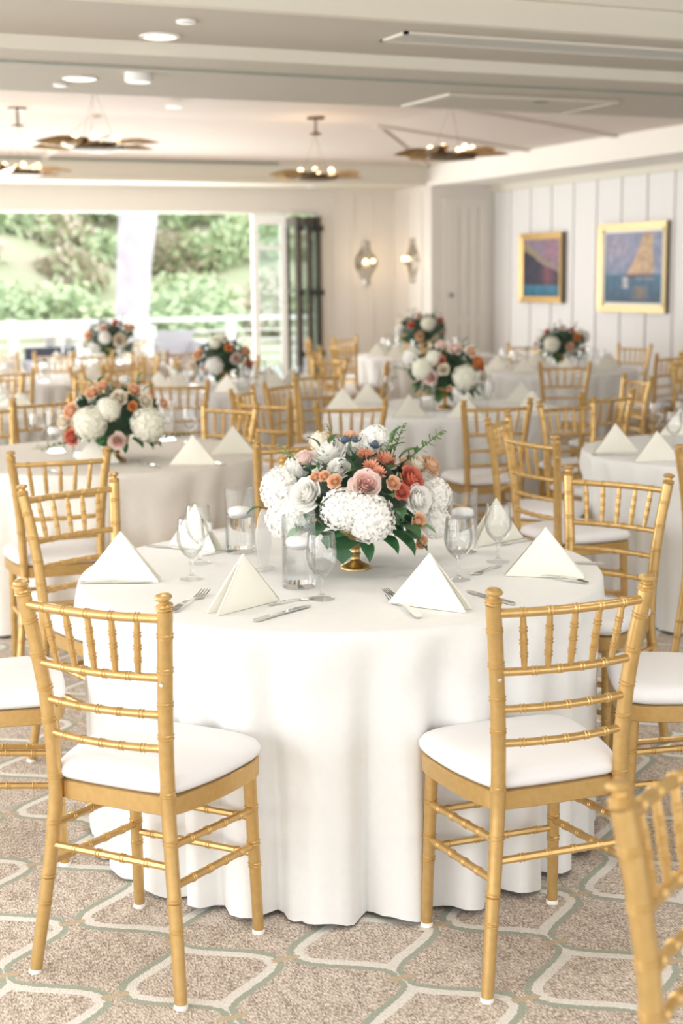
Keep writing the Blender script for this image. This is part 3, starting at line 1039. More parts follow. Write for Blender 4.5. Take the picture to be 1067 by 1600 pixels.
    put('seat_cushion', stack([(-.004, .467, 1), (.004, .476, 1), (.004, .487, 1), (-.003, .500, 1), (-.003, .508, .93), (-.003, .513, .8), (-.003, .517, .5), (-.003, .518, .2)]).mesh('seat_cushion', M['cushion'], True), root)
    return root


PROTO = build_chair()
remember(PROTO)
used_proto = [False]


def place_chair(mid, fwd, label, group='gold bamboo chairs', z=0):
    """mid: point midway between the two finials; fwd: direction the sitter faces"""
    f = Vector((fwd[0], fwd[1], 0)).normalized()
    c = Vector((mid[0], mid[1], 0)) + f * 0.20
    o = PROTO if not used_proto[0] else dup(PROTO)
    used_proto[0] = True
    o.location = (c.x, c.y, z)
    o.rotation_euler = (0, 0, atan2(f.y, f.x) - pi / 2)
    tag(o, label, 'chair', group)
    return o


GF = 'gold chairs around the front table'
cl_ = place_chair((.733, 2.993), (.767, .64), 'gold bamboo chair in front at left, its back to the camera', GF)
cr_ = place_chair((1.687, 2.562), (.07, .9975), 'gold bamboo chair in front at right, chipped paint on left post, back to camera', GF)
place_chair((2.811, 4.0), (-.885, -.466), 'gold bamboo chair at the right of the front table, behind the front right chair', GF)
place_chair((2.62, 3.02), (-.88, .47), 'gold bamboo chair cut by the right edge, white seat beside front right chair', GF)
place_chair((1.093, 4.704), (.39, -.92), 'gold bamboo chair at far left of the front table, facing the camera', GF)
place_chair((.45, 3.96), (.98, -.16), 'gold bamboo chair cut by the left edge, only its white seat showing', GF)
place_chair((2.13, 4.86), (-.35, -.94), 'gold bamboo chair mostly hidden behind the big centre bouquet', GF)
place_chair((1.23, 1.567), (.43, -.90), 'blurred gold bamboo chair back in the lower right corner, nearest the camera', 'gold chair in the foreground')
for ch_, sg_ in ((cl_, 1), (cr_, -1)):
    po = [c for c in ch_.children if c.name.startswith('back_post') and (c.data.vertices[0].co.x > 0) == (sg_ > 0)][0]
    put('paint_chip', MB().lathe([(0.0052, 0), (0.0045, 0.0006), (0.0008, 0.0009)], 7).mesh('paint_chip', M['vent']), po,
        (sg_ * .1697, -.1765 - .0182, .735), rot=(pi / 2, 0, 0), scale=(1.0, 0.8, 1.0))['label'] = 'small grey chip in the gold paint'
GL = 'gold chairs around the left table'
place_chair((1.257, 5.564), (.1, .99), 'gold bamboo chair with its back to camera at the left table, behind another chair', GL)
place_chair((2.24, 5.52), (-.25, .97), 'gold bamboo chair between the left table and the centre bouquet', GL)
place_chair((2.58, 7.26), (-.88, -.48), 'gold bamboo chair on the far right side of the left table', GL)
GR = 'gold chairs around the right edge table'
place_chair((3.19, 5.18), (1, .05), 'gold bamboo chair seen side-on behind the front table, nearer of two side-on chairs', GR)
place_chair((3.455, 5.9), (.71, -.70), 'gold bamboo chair seen side-on behind the front table, farther of two side-on chairs', GR)
place_chair((4.20, 6.45), (.15, -1), 'gold bamboo chair on the far side of the right edge table', GR)
place_chair((3.56, 4.34), (.75, .66), 'gold bamboo chair at the right edge of the photo, back to the camera', GR)
GM = 'gold chairs around the middle table'
place_chair((3.18, 7.0), (.25, .97), 'gold bamboo chair directly above the centre bouquet, front left of the middle table', GM)
place_chair((3.88, 6.64), (.19, .98), 'gold bamboo chair in front of the middle table, its white seat showing', GM)
place_chair((4.70, 6.8), (-.1, 1), 'gold bamboo chair at the front right of the middle table, overlapping another', GM)
place_chair((2.85, 7.45), (.9, .45), 'gold bamboo chair left of the middle table, nearest the left table', GM)
place_chair((3.42, 8.65), (.61, -.79), 'gold bamboo chair at the far left of the middle table, tall spindles visible', GM)
place_chair((3.01, 8.24), (.76, -.65), 'gold bamboo chair left of the middle table, behind two others', GM)
place_chair((4.0, 9.35), (0.05, -1), 'gold bamboo chair on the far side of the middle table, facing camera', GM)
place_chair((5.61, 7.78), (-1, .15), 'gold bamboo chair at the right of the middle table, side-on', GM)
place_chair((6.0, 9.25), (.45, .89), 'gold bamboo chair in front of the paintings table, back to camera', 'gold chairs around the paintings table')
place_chair((2.87, 9.07), (.35, .93), 'gold bamboo chair in front of the door table, back to camera', 'gold chairs around the door table')
place_chair((5.4, 12.7), (.8, -.6), 'gold bamboo chair standing before the dark folded doors', 'gold chairs near the folded doors')
place_chair((5.95, 7.30), (.8, .5), 'gold bamboo chair at the right edge, nearer of two below the large painting', 'gold chairs at the right edge')
place_chair((7.12, 9.2), (.1, -1), 'gold bamboo chair at the right edge, farther of two below the large painting', 'gold chairs at the right edge')


# ------------------------------------------------------------------ tables
def tablecloth_mesh(R, seed, nf, m_, hem=0.012, amp=0.074, n=240):
    r__ = random.Random(seed)
    ph = [r__.uniform(0, 2 * pi) for _ in range(6)]
    H = 0.76
    rows = []
    for k in range(7):
        rows.append((k / 6 * (R - 0.012), H, 0.0))
    rows += [(R - 0.004, H - 0.002, 0.0), (R, H - 0.009, 0.0), (R + 0.002, H - 0.03, 0.06)]
    for k in range(1, 15):
        u = k / 14
        rows.append((R + 0.002 - 0.034 * min(1, u * 2), H - 0.03 - (H - 0.03 - hem) * u, min(1.0, 0.10 + 0.9 * u ** 0.6)))
    vv, ff = [], []
    for r, z, a_ in rows:
        for i in range(n):
            th = 2 * pi * i / n
            w_ = sin(nf * th + ph[0] + 1.1 * sin(2 * th + ph[1]) + 0.8 * sin(5 * th + ph[2]) + 0.5 * sin(9 * th + ph[4])) * (0.9 + 0.2 * sin(3 * th + ph[3]))
            w2 = 0.35 * sin((2 * nf + 3) * th + ph[4] + 1.2 * sin(3 * th))
            w_ = w_ + 0.25 * w_ * abs(w_)
            rr = r + a_ * amp * ((w_ + w2 * a_) * 0.62 + 0.05)
            if a_ > 0.3 and rr > R - 0.010:
                rr = R - 0.010 + 0.15 * (rr - R + 0.010)
            zz = z + (0.006 * a_ * sin(nf * th + ph[5]) if a_ > 0.95 else 0)
            vv.append((rr * cos(th), rr * sin(th), max(zz, 0.004)))
    for j in range(len(rows) - 1):
        for i in range(n):
            k = (i + 1) % n
            if j == 0:
                continue
            ff.append((j * n + i, j * n + k, (j + 1) * n + k, (j + 1) * n + i))
    ff = [tuple(reversed(q)) for q in ff]
    ff.append(tuple(n + i for i in range(n)))
    mb_ = MB().add(vv, ff)
    return mb_.mesh('tablecloth', m_, True)


TR = 0.753
CL = [tablecloth_mesh(TR, s_, 26, M['cloth']) for s_ in (4, 9)]
CL_IV = tablecloth_mesh(TR, 21, 17, M['ivory_cloth'])
TOPM = MB().lathe([(TR - 0.03, 0.735), (TR - 0.006, 0.737), (TR - 0.006, 0.752), (TR - 0.03, 0.754)], 40).mesh('tabletop', M['wood'])
PEDM = MB().lathe([(0.28, 0.0), (0.28, 0.015), (0.06, 0.05), (0.035, 0.1), (0.035, 0.66), (0.12, 0.72), (0.2, 0.735)], 20).mesh('pedestal', M['black'], True, 40)

TABLES = {
    'front': ((1.645, 3.707), 'the front table', 0, 0.4),
    'left': ((1.76, 6.74), 'the left table', 2, 1.0),
    'right': ((4.50, 5.40), 'the right edge table', 1, 2.0),
    'middle': ((4.29, 8.04), 'the middle table', 0, 0.0),
    'door': ((3.70, 10.5), 'the table before the white door', 1, 0.7),
    'paintings': ((6.94, 10.9), 'the table below the paintings', 0, 1.9),
    'sconces': ((7.05, 13.6), 'the table below the sconces', 1, 3.0),
    'tree': ((3.75, 14.2), 'the table before the tree trunk', 0, 0.2),
    'far left': ((2.55, 12.2), 'the far left table', 1, 2.5),
    'left edge': ((1.35, 9.4), 'the left edge table', 0, 1.2),
    'right back': ((7.2, 7.9), 'the back table at the right edge', 1, 2.2),
}
for key, ((x, y), ph, v, rz) in TABLES.items():
    rt0 = thing('round_table', 'round pedestal table under the cloth of %s' % ph, 'table', (x, y, 0))
    put('tabletop', TOPM, rt0)
    put('pedestal', PEDM, rt0)
    me = CL_IV if v == 2 else CL[v]
    o = put('tablecloth', me, None, (x, y, 0), rz)
    tag(o, ('ivory' if v == 2 else 'white') + ' floor-length cloth on ' + ph, 'tablecloth', 'floor-length round tablecloths')

# ring chairs for the distant tables
SIDES = ['right', 'far right', 'far', 'far left', 'left', 'near left', 'near', 'near right']


def side_of(dx, dy):
    # angle relative to the camera: right = +x of the camera, far = view direction
    cx_ = dx * cos(YAW) - dy * sin(YAW)
    cy_ = dx * sin(YAW) + dy * cos(YAW)
    return int(round((atan2(cy_, cx_) % (2 * pi)) / (pi / 4))) % 8


def ring(key, idx, dist=1.22, jit=0.05, seed=0):
    (x, y), ph, _, _ = TABLES[key]
    rr = random.Random(hash(key) % 1 + seed)
    for i in idx:
        th = i * pi / 4 - YAW + rr.uniform(-0.08, 0.08)
        d = Vector((cos(th), sin(th)))
        dd_ = dist + rr.uniform(-jit, jit)
        place_chair((x + d.x * dd_, y + d.y * dd_), (-d.x, -d.y), 'gold bamboo chair on the %s side of %s' % (SIDES[i], ph), 'gold chairs around ' + ph)


ring('left', (3, 4), seed=3)
ring('door', (0, 1, 2, 3, 4), seed=1)
ring('paintings', (0, 1, 2, 3, 4, 7), seed=2)
ring('sconces', (0, 2, 3, 4, 5, 6), seed=3)
ring('tree', (0, 2, 4, 5, 6, 7), seed=4)
ring('far left', (0, 1, 2, 3, 6, 7), seed=5)
ring('left edge', (0, 1, 2, 3, 7), seed=6)

# ------------------------------------------------------------------ napkins
def napkin_mesh(L_=0.215, H_=0.136, openy=0.040, seed=0):
    """tent-folded napkin: two double panels hinged along the edge P-A, standing open at Q"""
    r__ = random.Random(seed)
    P = Vector((-L_ / 2, 0, 0.0))
    A = Vector((0.0, openy * 0.42, H_))
    m_ = MB()

    def panel(Q, bulge, th):
        n = 10
        P_, Q_ = P, Q
        nrm_ = (Q_ - P_).cross(A - P_).normalized()

        def pt(i, j, off):
            # barycentric rows from base to apex
            v = j / n
            u = i / max(1, (n - j)) if j < n else 0.5
            q = P_.lerp(Q_, u).lerp(A, v)
            b_ = bulge * sin(pi * u) * (1 - v) * v * 4 * 0.6
            edge = 0.5 if (j == 0 or i == 0 or i == n - j) else 1.0
            q = q + nrm_ * (b_ + off * edge)
            q.z = max(q.z, 0.0008)
            return q
        for off, flip in ((th, False), (-th, True)):
            idx, vv = {}, []
            for j in range(n + 1):
                for i in range(n - j + 1):
                    idx[(i, j)] = len(vv)
                    vv.append(pt(i, j, off))
            ff = []
            for j in range(n):
                for i in range(n - j):
                    a_, b_, c_ = idx[(i, j)], idx[(i + 1, j)], idx[(i, j + 1)]
                    ff.append((a_, b_, c_) if not flip else (a_, c_, b_))
                    if i < n - j - 1:
                        d_ = idx[(i + 1, j + 1)]
                        ff.append((b_, d_, c_) if not flip else (b_, c_, d_))
            m_.add(vv, ff)
        # edge rolls
        m_.tube([P_ + Vector((0, 0, .003)), (P_ + Q_) / 2 + Vector((0, 0, .003)), Q_ + Vector((0, 0, .003))], th * 0.55, 6)
        m_.tube([Q_ + Vector((0, 0, .003)), (A + Q_) / 2 + nrm_ * bulge * 0.2, A], [th * 0.75, th * 0.9, th * 0.5], 6)
        m_.tube([P_ + Vector((0, 0, .003)), (A + P_) / 2, A], [th * 0.6, th * 0.7, th * 0.5], 6)
    Q1 = Vector((L_ / 2, 0, 0))
    Q2 = Vector((L_ / 2 - 0.004, openy, 0))
    panel(Q1, 0.008, 0.0036)
    panel(Q2, -0.008, 0.0036)
    return m_


NAP = napkin_mesh().mesh('napkin', M['napkin'], True, 70)
_nb = napkin_mesh()
_nb.v = [(-x, y_, z) for x, y_, z in _nb.v]
_nb.f = [tuple(reversed(q)) for q in _nb.f]
NAPM = _nb.mesh('napkin', M['napkin'], True, 70)


def on_table(x, y, lim):
    best = min(TABLES.values(), key=lambda t_: (t_[0][0] - x) ** 2 + (t_[0][1] - y) ** 2)[0]
    d = Vector((x - best[0], y - best[1]))
    if d.length > lim:
        d = d.normalized() * lim
    return best[0] + d.x, best[1] + d.y


def napkin(P, Q, label, mirror=False, group='tent-folded napkins on the front table', s_=None, ztab=0.7605):
    P, Q = Vector(P[:2]), Vector(Q[:2])
    d = Q - P
    nx_, ny_ = on_table((P.x + Q.x) / 2, (P.y + Q.y) / 2, 0.635)
    o = put('napkin', NAPM if mirror else NAP, None, (nx_, ny_, ztab), atan2(d.y, d.x), scale=(s_ or 1.03))
    return tag(o, label, 'napkin', group)


ZTB = 0.7605
napkin(at(128, 908, .76), at(240, 911, .76), 'ivory tent-folded napkin at the left of the front table')
napkin(at(328, 966, .76), at(447, 936, .76), 'ivory tent-folded napkin at front left, open folds facing left', mirror=True)
napkin(at(612, 944, .76), at(722, 958, .76), 'ivory tent-folded napkin at front right, right of the gold vase')
napkin(at(783, 900, .76), at(918, 905, .76), 'ivory tent-folded napkin at the right of the front table')
napkin(at(257, 850, .76), at(345, 866, .76), 'ivory tent-folded napkin at far left of the front table, behind goblets')
napkin(at(742, 856, .76), at(822, 840, .76), 'ivory tent-folded napkin at the far right of the front table, behind goblets', mirror=True)


# ------------------------------------------------------------------ glassware
GOB_PROF = [(0.0345, 0.0), (0.0345, 0.002), (0.018, 0.006), (0.006, 0.012), (0.0048, 0.03), (0.0048, 0.052), (0.0075, 0.060), (0.022, 0.072), (0.034, 0.088),
            (0.040, 0.108), (0.0405, 0.125), (0.038, 0.150), (0.0355, 0.176), (0.0345, 0.176), (0.037, 0.150), (0.0393, 0.125), (0.0388, 0.108), (0.033, 0.090), (0.021, 0.0745), (0.002, 0.064)]
BOWL = MB().lathe(GOB_PROF[6:], 28).mesh('bowl', M['glass'], True, 60)
STEM = MB().lathe([(0.0048, 0.012), (0.0045, 0.03), (0.0048, 0.052), (0.0075, 0.060)], 14).mesh('stem', M['glass'], True)
FOOT = MB().lathe([(0.0345, 0.0), (0.0345, 0.002), (0.018, 0.006), (0.006, 0.012), (0.0048, 0.013)], 28).mesh('foot', M['glass'], True, 60)
RIM = MB()
RIM.tube([(0.035 * cos(2 * pi * i / 28), 0.035 * sin(2 * pi * i / 28), 0.176) for i in range(29)], 0.0007, 5)
RIM = RIM.mesh('rim', M['glass'], True)
GOB_ALL = MB().lathe(GOB_PROF, 16).mesh('water_goblet', M['glass'], True, 60)


def goblet(p, label, group='water goblets on the front table', parts=True, s_=1.0):
    p = on_table(p[0], p[1], 0.66)
    if parts:
        t_ = thing('water_goblet', label, 'glass', (p[0], p[1], 0.7605), group=group)
        t_.scale = (s_,) * 3
        put('bowl', BOWL, t_)
        put('stem', STEM, t_)
        put('foot', FOOT, t_)
        put('rim', RIM, t_)
    else:
        tag(put('water_goblet', GOB_ALL, None, (p[0], p[1], 0.7605)), label, 'glass', group)


goblet(at(300, 905, .76), 'clear water goblet, nearer of two between the left napkins')
goblet(at(312, 880, .76), 'clear water goblet standing just behind another between the left napkins')
goblet(at(503, 936, .76), 'clear water goblet in front of the bouquet beside the candle cylinder')
goblet(at(716, 906, .76), 'clear water goblet behind the front right napkin')
goblet(at(778, 878, .76), 'clear water goblet between the two right napkins, farther back')

CYL_OUT = MB().lathe([(0.0455, 0.0), (0.0465, 0.003), (0.0465, 0.197), (0.0455, 0.2), (0.0435, 0.197), (0.0435, 0.014), (0.001, 0.012)], 36).mesh('glass_cylinder', M['glass'], True, 50)
WAT = MB().lathe([(0.0428, 0.0145), (0.0430, 0.118), (0.001, 0.118)], 36).mesh('water', M['water'], True, 50)
CAN = MB().lathe([(0.012, 0.106), (0.030, 0.110), (0.038, 0.122), (0.037, 0.130), (0.028, 0.138), (0.008, 0.140), (0.001, 0.1395)], 28).mesh('floating_candle', M['wax'], True, 60)
CYLF = MB().lathe([(0.0465, 0.0), (0.0465, 0.2), (0.044, 0.2), (0.044, 0.012)], 18).mesh('glass_cylinder', M['glass'], True, 50)


def candle_cyl(p, label, group='glass candle cylinders on the front table', full=True, s_=1.0):
    p = on_table(p[0], p[1], 0.64)
    t_ = thing('candle_cylinder', label, 'candle holder', (p[0], p[1], 0.7605), group=group)
    t_.scale = (s_,) * 3
    put('glass_cylinder', CYL_OUT if full else CYLF, t_)
    if full:
        put('water', WAT, t_)
    put('floating_candle', CAN, t_, (0, 0, 0 if full else -0.02))


candle_cyl(at(468, 917, .76), 'glass cylinder with floating white candle, in front of the bouquet')
candle_cyl(at(376, 862, .76), 'glass cylinder with floating white candle, left behind the bouquet')
candle_cyl(at(723, 862, .76), 'glass cylinder with floating white candle, right behind the bouquet', s_=0.97)

# frosted oval acrylic sign standing edge-on
p = at(413, 892, .76)
ov = thing('table_sign', 'frosted oval acrylic table sign left of the front candle cylinder', 'sign', (p.x, p.y, 0.7605), radians(30))
pl = []
for i in range(28):
    a_ = 2 * pi * i / 28
    pl.append((0.032 * cos(a_), 0.094 + 0.088 * sin(a_)))
m_ = MB()
vv = [(x, -0.002, z) for x, z in pl] + [(x, 0.002, z) for x, z in pl]
m_.add(vv, [tuple(range(28)), tuple(reversed(range(28, 56)))] + [(i, 28 + i, 28 + (i + 1) % 28, (i + 1) % 28) for i in range(28)])
put('plaque', m_.mesh('plaque', M['frosted']), ov)
put('foot', MB().box(-0.03, 0.03, -0.014, 0.014, 0, 0.010).mesh('foot', M['frosted']), ov)


# ------------------------------------------------------------------ cutlery
def flatware(kind):
    """along +x, head end at +x, total length 0.2; slightly arched"""
    m_ = MB()

    def zc(x):
        return 0.003 + 0.006 * sin(pi * min(1, max(0, x / 0.13)))

    def strip_(pts, th=0.0014):
        vv, ff = [], []
        for x, hw, z, yc in pts:
            vv += [(x, yc - hw, z), (x, yc + hw, z), (x, yc + hw, z + th), (x, yc - hw, z + th)]
        for i in range(len(pts) - 1):
            for k in range(4):
                q = (k + 1) % 4
                ff.append((i * 4 + k, i * 4 + q, i * 4 + 4 + q, i * 4 + 4 + k))
        ff += [(3, 2, 1, 0), tuple(len(pts) * 4 - 4 + k for k in range(4))]
        m_.add(vv, ff)
    if kind == 'fork':
        strip_([(0, .006, zc(0), 0), (.01, .009, zc(.01), 0), (.04, .0085, zc(.04), 0), (.08, .005, zc(.08), 0), (.12, .003, .006, 0), (.135, .005, .003, 0), (.145, .0115, .002, 0), (.157, .0125, .003, 0)])
        for k in range(4):
            yc = -.0105 + k * .007
            strip_([(.156, .0021, .003, yc), (.175, .0018, .005, yc), (.198, .0011, .011, yc)])
    elif kind == 'knife':
        strip_([(0, .006, .001, 0), (.008, .0085, .001, 0), (.06, .0075, .002, 0), (.10, .006, .002, 0)], 0.005)
        strip_([(.10, .006, .003, 0), (.115, .009, .003, 0), (.17, .0095, .003, -.001), (.19, .007, .003, -.003), (.205, .0015, .003, -.006)], 0.0014)
    else:
        strip_([(0, .006, zc(0), 0), (.02, .0085, zc(.02), 0), (.07, .005, zc(.07), 0), (.115, .003, .006, 0), (.13, .006, .004, 0), (.145, .014, .001, 0), (.165, .0175, .0005, 0), (.182, .015, .001, 0), (.195, .006, .004, 0)])
    return m_.mesh(kind, M['silver'], True, 40)


FW = {k: flatware(k) for k in ('fork', 'knife', 'spoon')}


def cutlery(kind, a_, b_, label, s_=None, group='cutlery on the front table'):
    """a_: pixel of the handle end, b_: pixel of the head end"""
    A, B = at(*a_, .762), at(*b_, .762)
    d = B - A
    sc = s_ or min(1.15, max(0.75, d.length / 0.2))
    o = put(kind, FW[kind], None, (A.x, A.y, 0.7608), atan2(d.y, d.x), scale=sc)
    return tag(o, label, kind, group)


cutlery('fork', (270, 957), (331, 922), 'silver dinner fork left of the front left napkin')
cutlery('knife', (398, 971), (482, 947), 'silver knife right of the front left napkin, near table edge')
cutlery('spoon', (420, 946), (476, 936), 'silver spoon between the front left napkin and the goblet', 0.75)
cutlery('fork', (655, 966), (597, 928), 'silver dinner fork lying left of the front right napkin')
cutlery('fork', (650, 944), (592, 921), 'silver salad fork partly hidden by the front right napkin', 0.85)
cutlery('knife', (803, 945), (728, 924), 'silver knife between the front right napkin and the gold chair')
cutlery('fork', (918, 912), (800, 894), 'silver fork lying in front of the right napkin')
cutlery('spoon', (783, 884), (742, 897), 'silver spoon behind the front right goblets', 0.8)
cutlery('knife', (943, 881), (890, 880), 'silver knife at the right rim behind the right napkin', 0.9)
cutlery('knife', (125, 911), (205, 910), 'silver knife lying in front of the left napkin', 1.0)
cutlery('knife', (228, 853), (290, 858), 'silver knife behind the left goblets', 0.8)
cutlery('spoon', (318, 868), (352, 861), 'silver spoon beside the rear candle cylinder at left', 0.8)
cutlery('fork', (835, 842), (782, 852), 'silver fork beside the far right napkin', 0.85)


# ------------------------------------------------------------------ flowers
def rose_mesh(mname, inner=None, seed=0, open_=1.0):
    """unit-radius rose facing +z"""
    r__ = random.Random(seed)
    m_ = MB()
    NP = 34
    for k in range(NP):
        t_ = k / (NP - 1)
        m_.mi = 1 if t_ < .45 and inner else 0
        a0 = k * 2.39996 + r__.uniform(-.2, .2)
        rad = .10 + .86 * t_ ** .85
        top = .60 + .06 * sin(pi * t_) - .50 * t_ ** 2.2
        half = 1.15 - .62 * t_
        flare = .05 + .95 * t_ ** 1.6
        tw = r__.uniform(-.10, .10)

        def fn(u, v, a0=a0, half=half, rr=rad, tp=top, tw=tw, flare=flare):
            s_ = (u - .5) * 2
            a_ = a0 + s_ * half * (0.30 + 0.70 * sin(pi * min(1, v * 0.60 + 0.06)))
            q = rr * (0.30 + 0.70 * sin(v * pi / 2)) * (1 - .10 * s_ * s_) + .13 * flare * max(0, v - .65) / .35 + tw * s_ * .4
            z = -0.45 + (tp + 0.45) * v - 0.17 * s_ * s_ * v - .16 * flare * max(0, v - .75) / .25 + .05 * (1 - abs(s_)) * v
            return (q * cos(a_), q * sin(a_), z)
        m_.grid(fn, 6, 6)
    m_.mi = 0
    m_.lathe([(0.05, -.5), (.3, -.45), (.42, -.2), (.22, .0), (.10, .1), (.02, .12)], 10)
    return m_.mesh('rose', [M[mname], M[inner or mname]], True)


def hydrangea_mesh(mname, seed=0, n=165):
    r__ = random.Random(seed)
    m_ = MB()
    m_.lathe([(0.02, -.8), (.5, -.68), (.74, -.35), (.80, 0), (.74, .35), (.5, .68), (.02, .85)], 14)
    for i in range(n):
        z = 1 - 2 * (i + .5) / n
        if z < -0.75:
            continue
        th = i * 2.39996
        d = Vector((sqrt(1 - z * z) * cos(th), sqrt(1 - z * z) * sin(th), z))
        d = (d + Vector((r__.uniform(-.07, .07), r__.uniform(-.07, .07), r__.uniform(-.07, .07)))).normalized()
        c = d * r__.uniform(.82, .96)
        t1 = d.orthogonal().normalized()
        t1.rotate(Matrix.Rotation(r__.uniform(0, pi), 3, d))
        t2 = d.cross(t1)
        ps = r__.uniform(.145, .19)
        for k in range(4):
            a_ = k * pi / 2
            e = t1 * cos(a_) + t2 * sin(a_)
            f = t2 * cos(a_) - t1 * sin(a_)
            cup = r__.uniform(.0, .06)
            pts = [c, c + e * ps * .45 - f * ps * .42 + d * cup * .4, c + e * ps * 1.0 - f * ps * .28 + d * cup, c + e * ps * 1.0 + f * ps * .28 + d * cup,
                   c + e * ps * .45 + f * ps * .42 + d * cup * .4]
            m_.add(pts, [(0, 1, 2), (0, 2, 3), (0, 3, 4)])
    return m_.mesh('hydrangea', M[mname], True)


def mum_mesh(mname, seed=0):
    m_ = MB()
    r__ = random.Random(seed)
    for li, (cnt, el, ln) in enumerate(((16, 8, 1.0), (14, 24, .92), (12, 42, .78), (9, 60, .58), (6, 76, .4))):
        for k in range(cnt):
            a_ = 2 * pi * (k + .5 * (li % 2)) / cnt + r__.uniform(-.08, .08)
            e = radians(el + r__.uniform(-6, 6))
            L_ = ln * r__.uniform(.9, 1.08)
            d = Vector((cos(a_) * cos(e), sin(a_) * cos(e), sin(e)))
            s_ = Vector((-sin(a_), cos(a_), 0)) * 0.11
            up = d.cross(s_).normalized() * -1
            pts = []
            for u, w_ in ((0.0, .5), (.35, .9), (.75, 1.0), (1.0, .15)):
                c = d * L_ * u + Vector((0, 0, .12 * u * u)) - Vector((0, 0, .25))
                pts += [c - s_ * w_ + Vector((0, 0, .03 * w_)), c, c + s_ * w_ + Vector((0, 0, .03 * w_))]
            ff = []
            for i in range(3):
                ff += [(i * 3, i * 3 + 1, i * 3 + 4, i * 3 + 3), (i * 3 + 1, i * 3 + 2, i * 3 + 5, i * 3 + 4)]
            m_.add(pts, ff)
    m_.mi = 1
    m_.lathe([(0.05, -.4), (.25, -.3), (.22, 0), (.02, .12)], 8)
    return m_.mesh('chrysanthemum', [M[mname], M['petal_peach']], True)


def thistle_mesh():
    m_ = MB()
    m_.lathe([(.2, -.4), (.5, -.25), (.58, .1), (.42, .5), (.15, .8), (.02, .85)], 10)
    for k in range(12):
        a_ = 2 * pi * k / 12
        m_.tube([(.4 * cos(a_), .4 * sin(a_), -.3), (.95 * cos(a_), .95 * sin(a_), .1), (1.35 * cos(a_), 1.35 * sin(a_), .75 + .3 * (k % 2))], [.06, .05, .01], 4)
    for i in range(50):
        z = .9 * (i + .5) / 50 - .2
        th = i * 2.4
        rr = .55 * (1 - max(0, z) * .7)
        m_.tube([(rr * cos(th) * .9, rr * sin(th) * .9, z), (rr * cos(th) * 1.25, rr * sin(th) * 1.25, z + .14)], [.035, .005], 3, False)
    return m_.mesh('thistle', M['thistle'], False)


def leaf_mesh(mname, lobed=False, L_=1.0, W_=.32):
    m_ = MB()

    def fn(u, v):
        w_ = W_ * (sin(pi * u ** .75) ** .8 if 0 < u < 1 else 0)
        if lobed:
            w_ *= 1 + .45 * cos(5 * pi * u)
        s_ = (v - .5) * 2
        return (L_ * u, s_ * w_, .10 * sin(pi * u) - .22 * u * u + .07 * abs(s_) * (1 if u < 1 else 0))
    m_.grid(fn, 8, 2)
    return m_.mesh('leaf', M[mname], True)


def sprig_mesh():
    m_ = MB()
    pts = [(0, 0, 0), (.03, 0, .3), (.08, 0, .6), (.16, 0, .88), (.22, 0, 1.05)]
    m_.mi = 1
    m_.tube(pts, [.016, .014, .012, .01, .006], 5)
    m_.mi = 0
    r__ = random.Random(3)
    for i in range(17):
        u = .15 + .85 * i / 16
        k = min(3, int(u * 4))
        P = Vector(pts[k]).lerp(Vector(pts[k + 1]), u * 4 - k)
        a_ = i * 2.2
        d = Vector((cos(a_), sin(a_), .5)).normalized()
        s_ = d.cross(Vector((0, 0, 1))).normalized()
        L_ = .19 * (1.15 - .5 * u)
        m_.add([P, P + d * L_ * .35 - s_ * L_ * .3, P + d * L_ * .8 - s_ * L_ * .22, P + d * L_ * 1.05, P + d * L_ * .8 + s_ * L_ * .22, P + d * L_ * .35 + s_ * L_ * .3],
               [(0, 1, 2, 3), (0, 3, 4, 5)])
    return m_.mesh('sprig', [M['leaf_l'], M['stem']], True)


FL = {
    'hydrangea': [hydrangea_mesh('petal_white', s_) for s_ in (1, 2)],
    'green_hydrangea': [hydrangea_mesh('petal_green', 3)],
    'blush_hydrangea': [hydrangea_mesh('petal_cream', 4, 60)],
    'white_rose': [rose_mesh('petal_white', None, 1), rose_mesh('petal_white', None, 2)],
    'cream_rose': [rose_mesh('petal_cream', None, 3)],
    'blush_rose': [rose_mesh('petal_blush', None, 4)],
    'pink_rose': [rose_mesh('petal_blush', 'petal_pink', 5)],
    'coral_rose': [rose_mesh('petal_coral', None, 6)],
    'peach_rose': [rose_mesh('petal_peach', None, 7)],
    'orange_rose': [rose_mesh('petal_orange', None, 9)],
    'tan_rose': [rose_mesh('petal_tan', None, 8)],
    'mum': [mum_mesh('petal_mum', 1)],
    'thistle': [thistle_mesh()],
}
KIND = {'hydrangea': 'hydrangea', 'green_hydrangea': 'hydrangea', 'blush_hydrangea': 'hydrangea', 'mum': 'chrysanthemum', 'thistle': 'thistle'}
FLAB = {'coral_rose': 'coral red rose', 'peach_rose': 'peach rose', 'pink_rose': 'blush pink rose', 'white_rose': 'white rose', 'mum': 'rust orange chrysanthemum',
        'thistle': 'blue thistle', 'hydrangea': 'white hydrangea', 'green_hydrangea': 'greenish white hydrangea', 'tan_rose': 'tan rose', 'orange_rose': 'orange rose',
        'cream_rose': 'cream rose', 'blush_rose': 'pale blush rose', 'blush_hydrangea': 'cream hydrangea'}
LEAF = [leaf_mesh('leaf'), leaf_mesh('leaf_l'), leaf_mesh('leaf', True, 1, .45)]
SPRIG = sprig_mesh()
VASE = MB().lathe([(0.046, 0.0), (0.046, 0.004), (0.040, 0.010), (0.020, 0.020), (0.013, 0.028), (0.013, 0.040), (0.017, 0.044), (0.013, 0.048), (0.015, 0.066), (0.030, 0.080),
                   (0.058, 0.098), (0.068, 0.125), (0.066, 0.126), (0.055, 0.105)], 28).mesh('vase', M['brass'], True, 60)
CORE = MB()
r__ = random.Random(2)
CORE.lathe([(0.02, .115), (.10, .13), (.15, .19), (.14, .25), (.08, .31), (.01, .33)], 12)
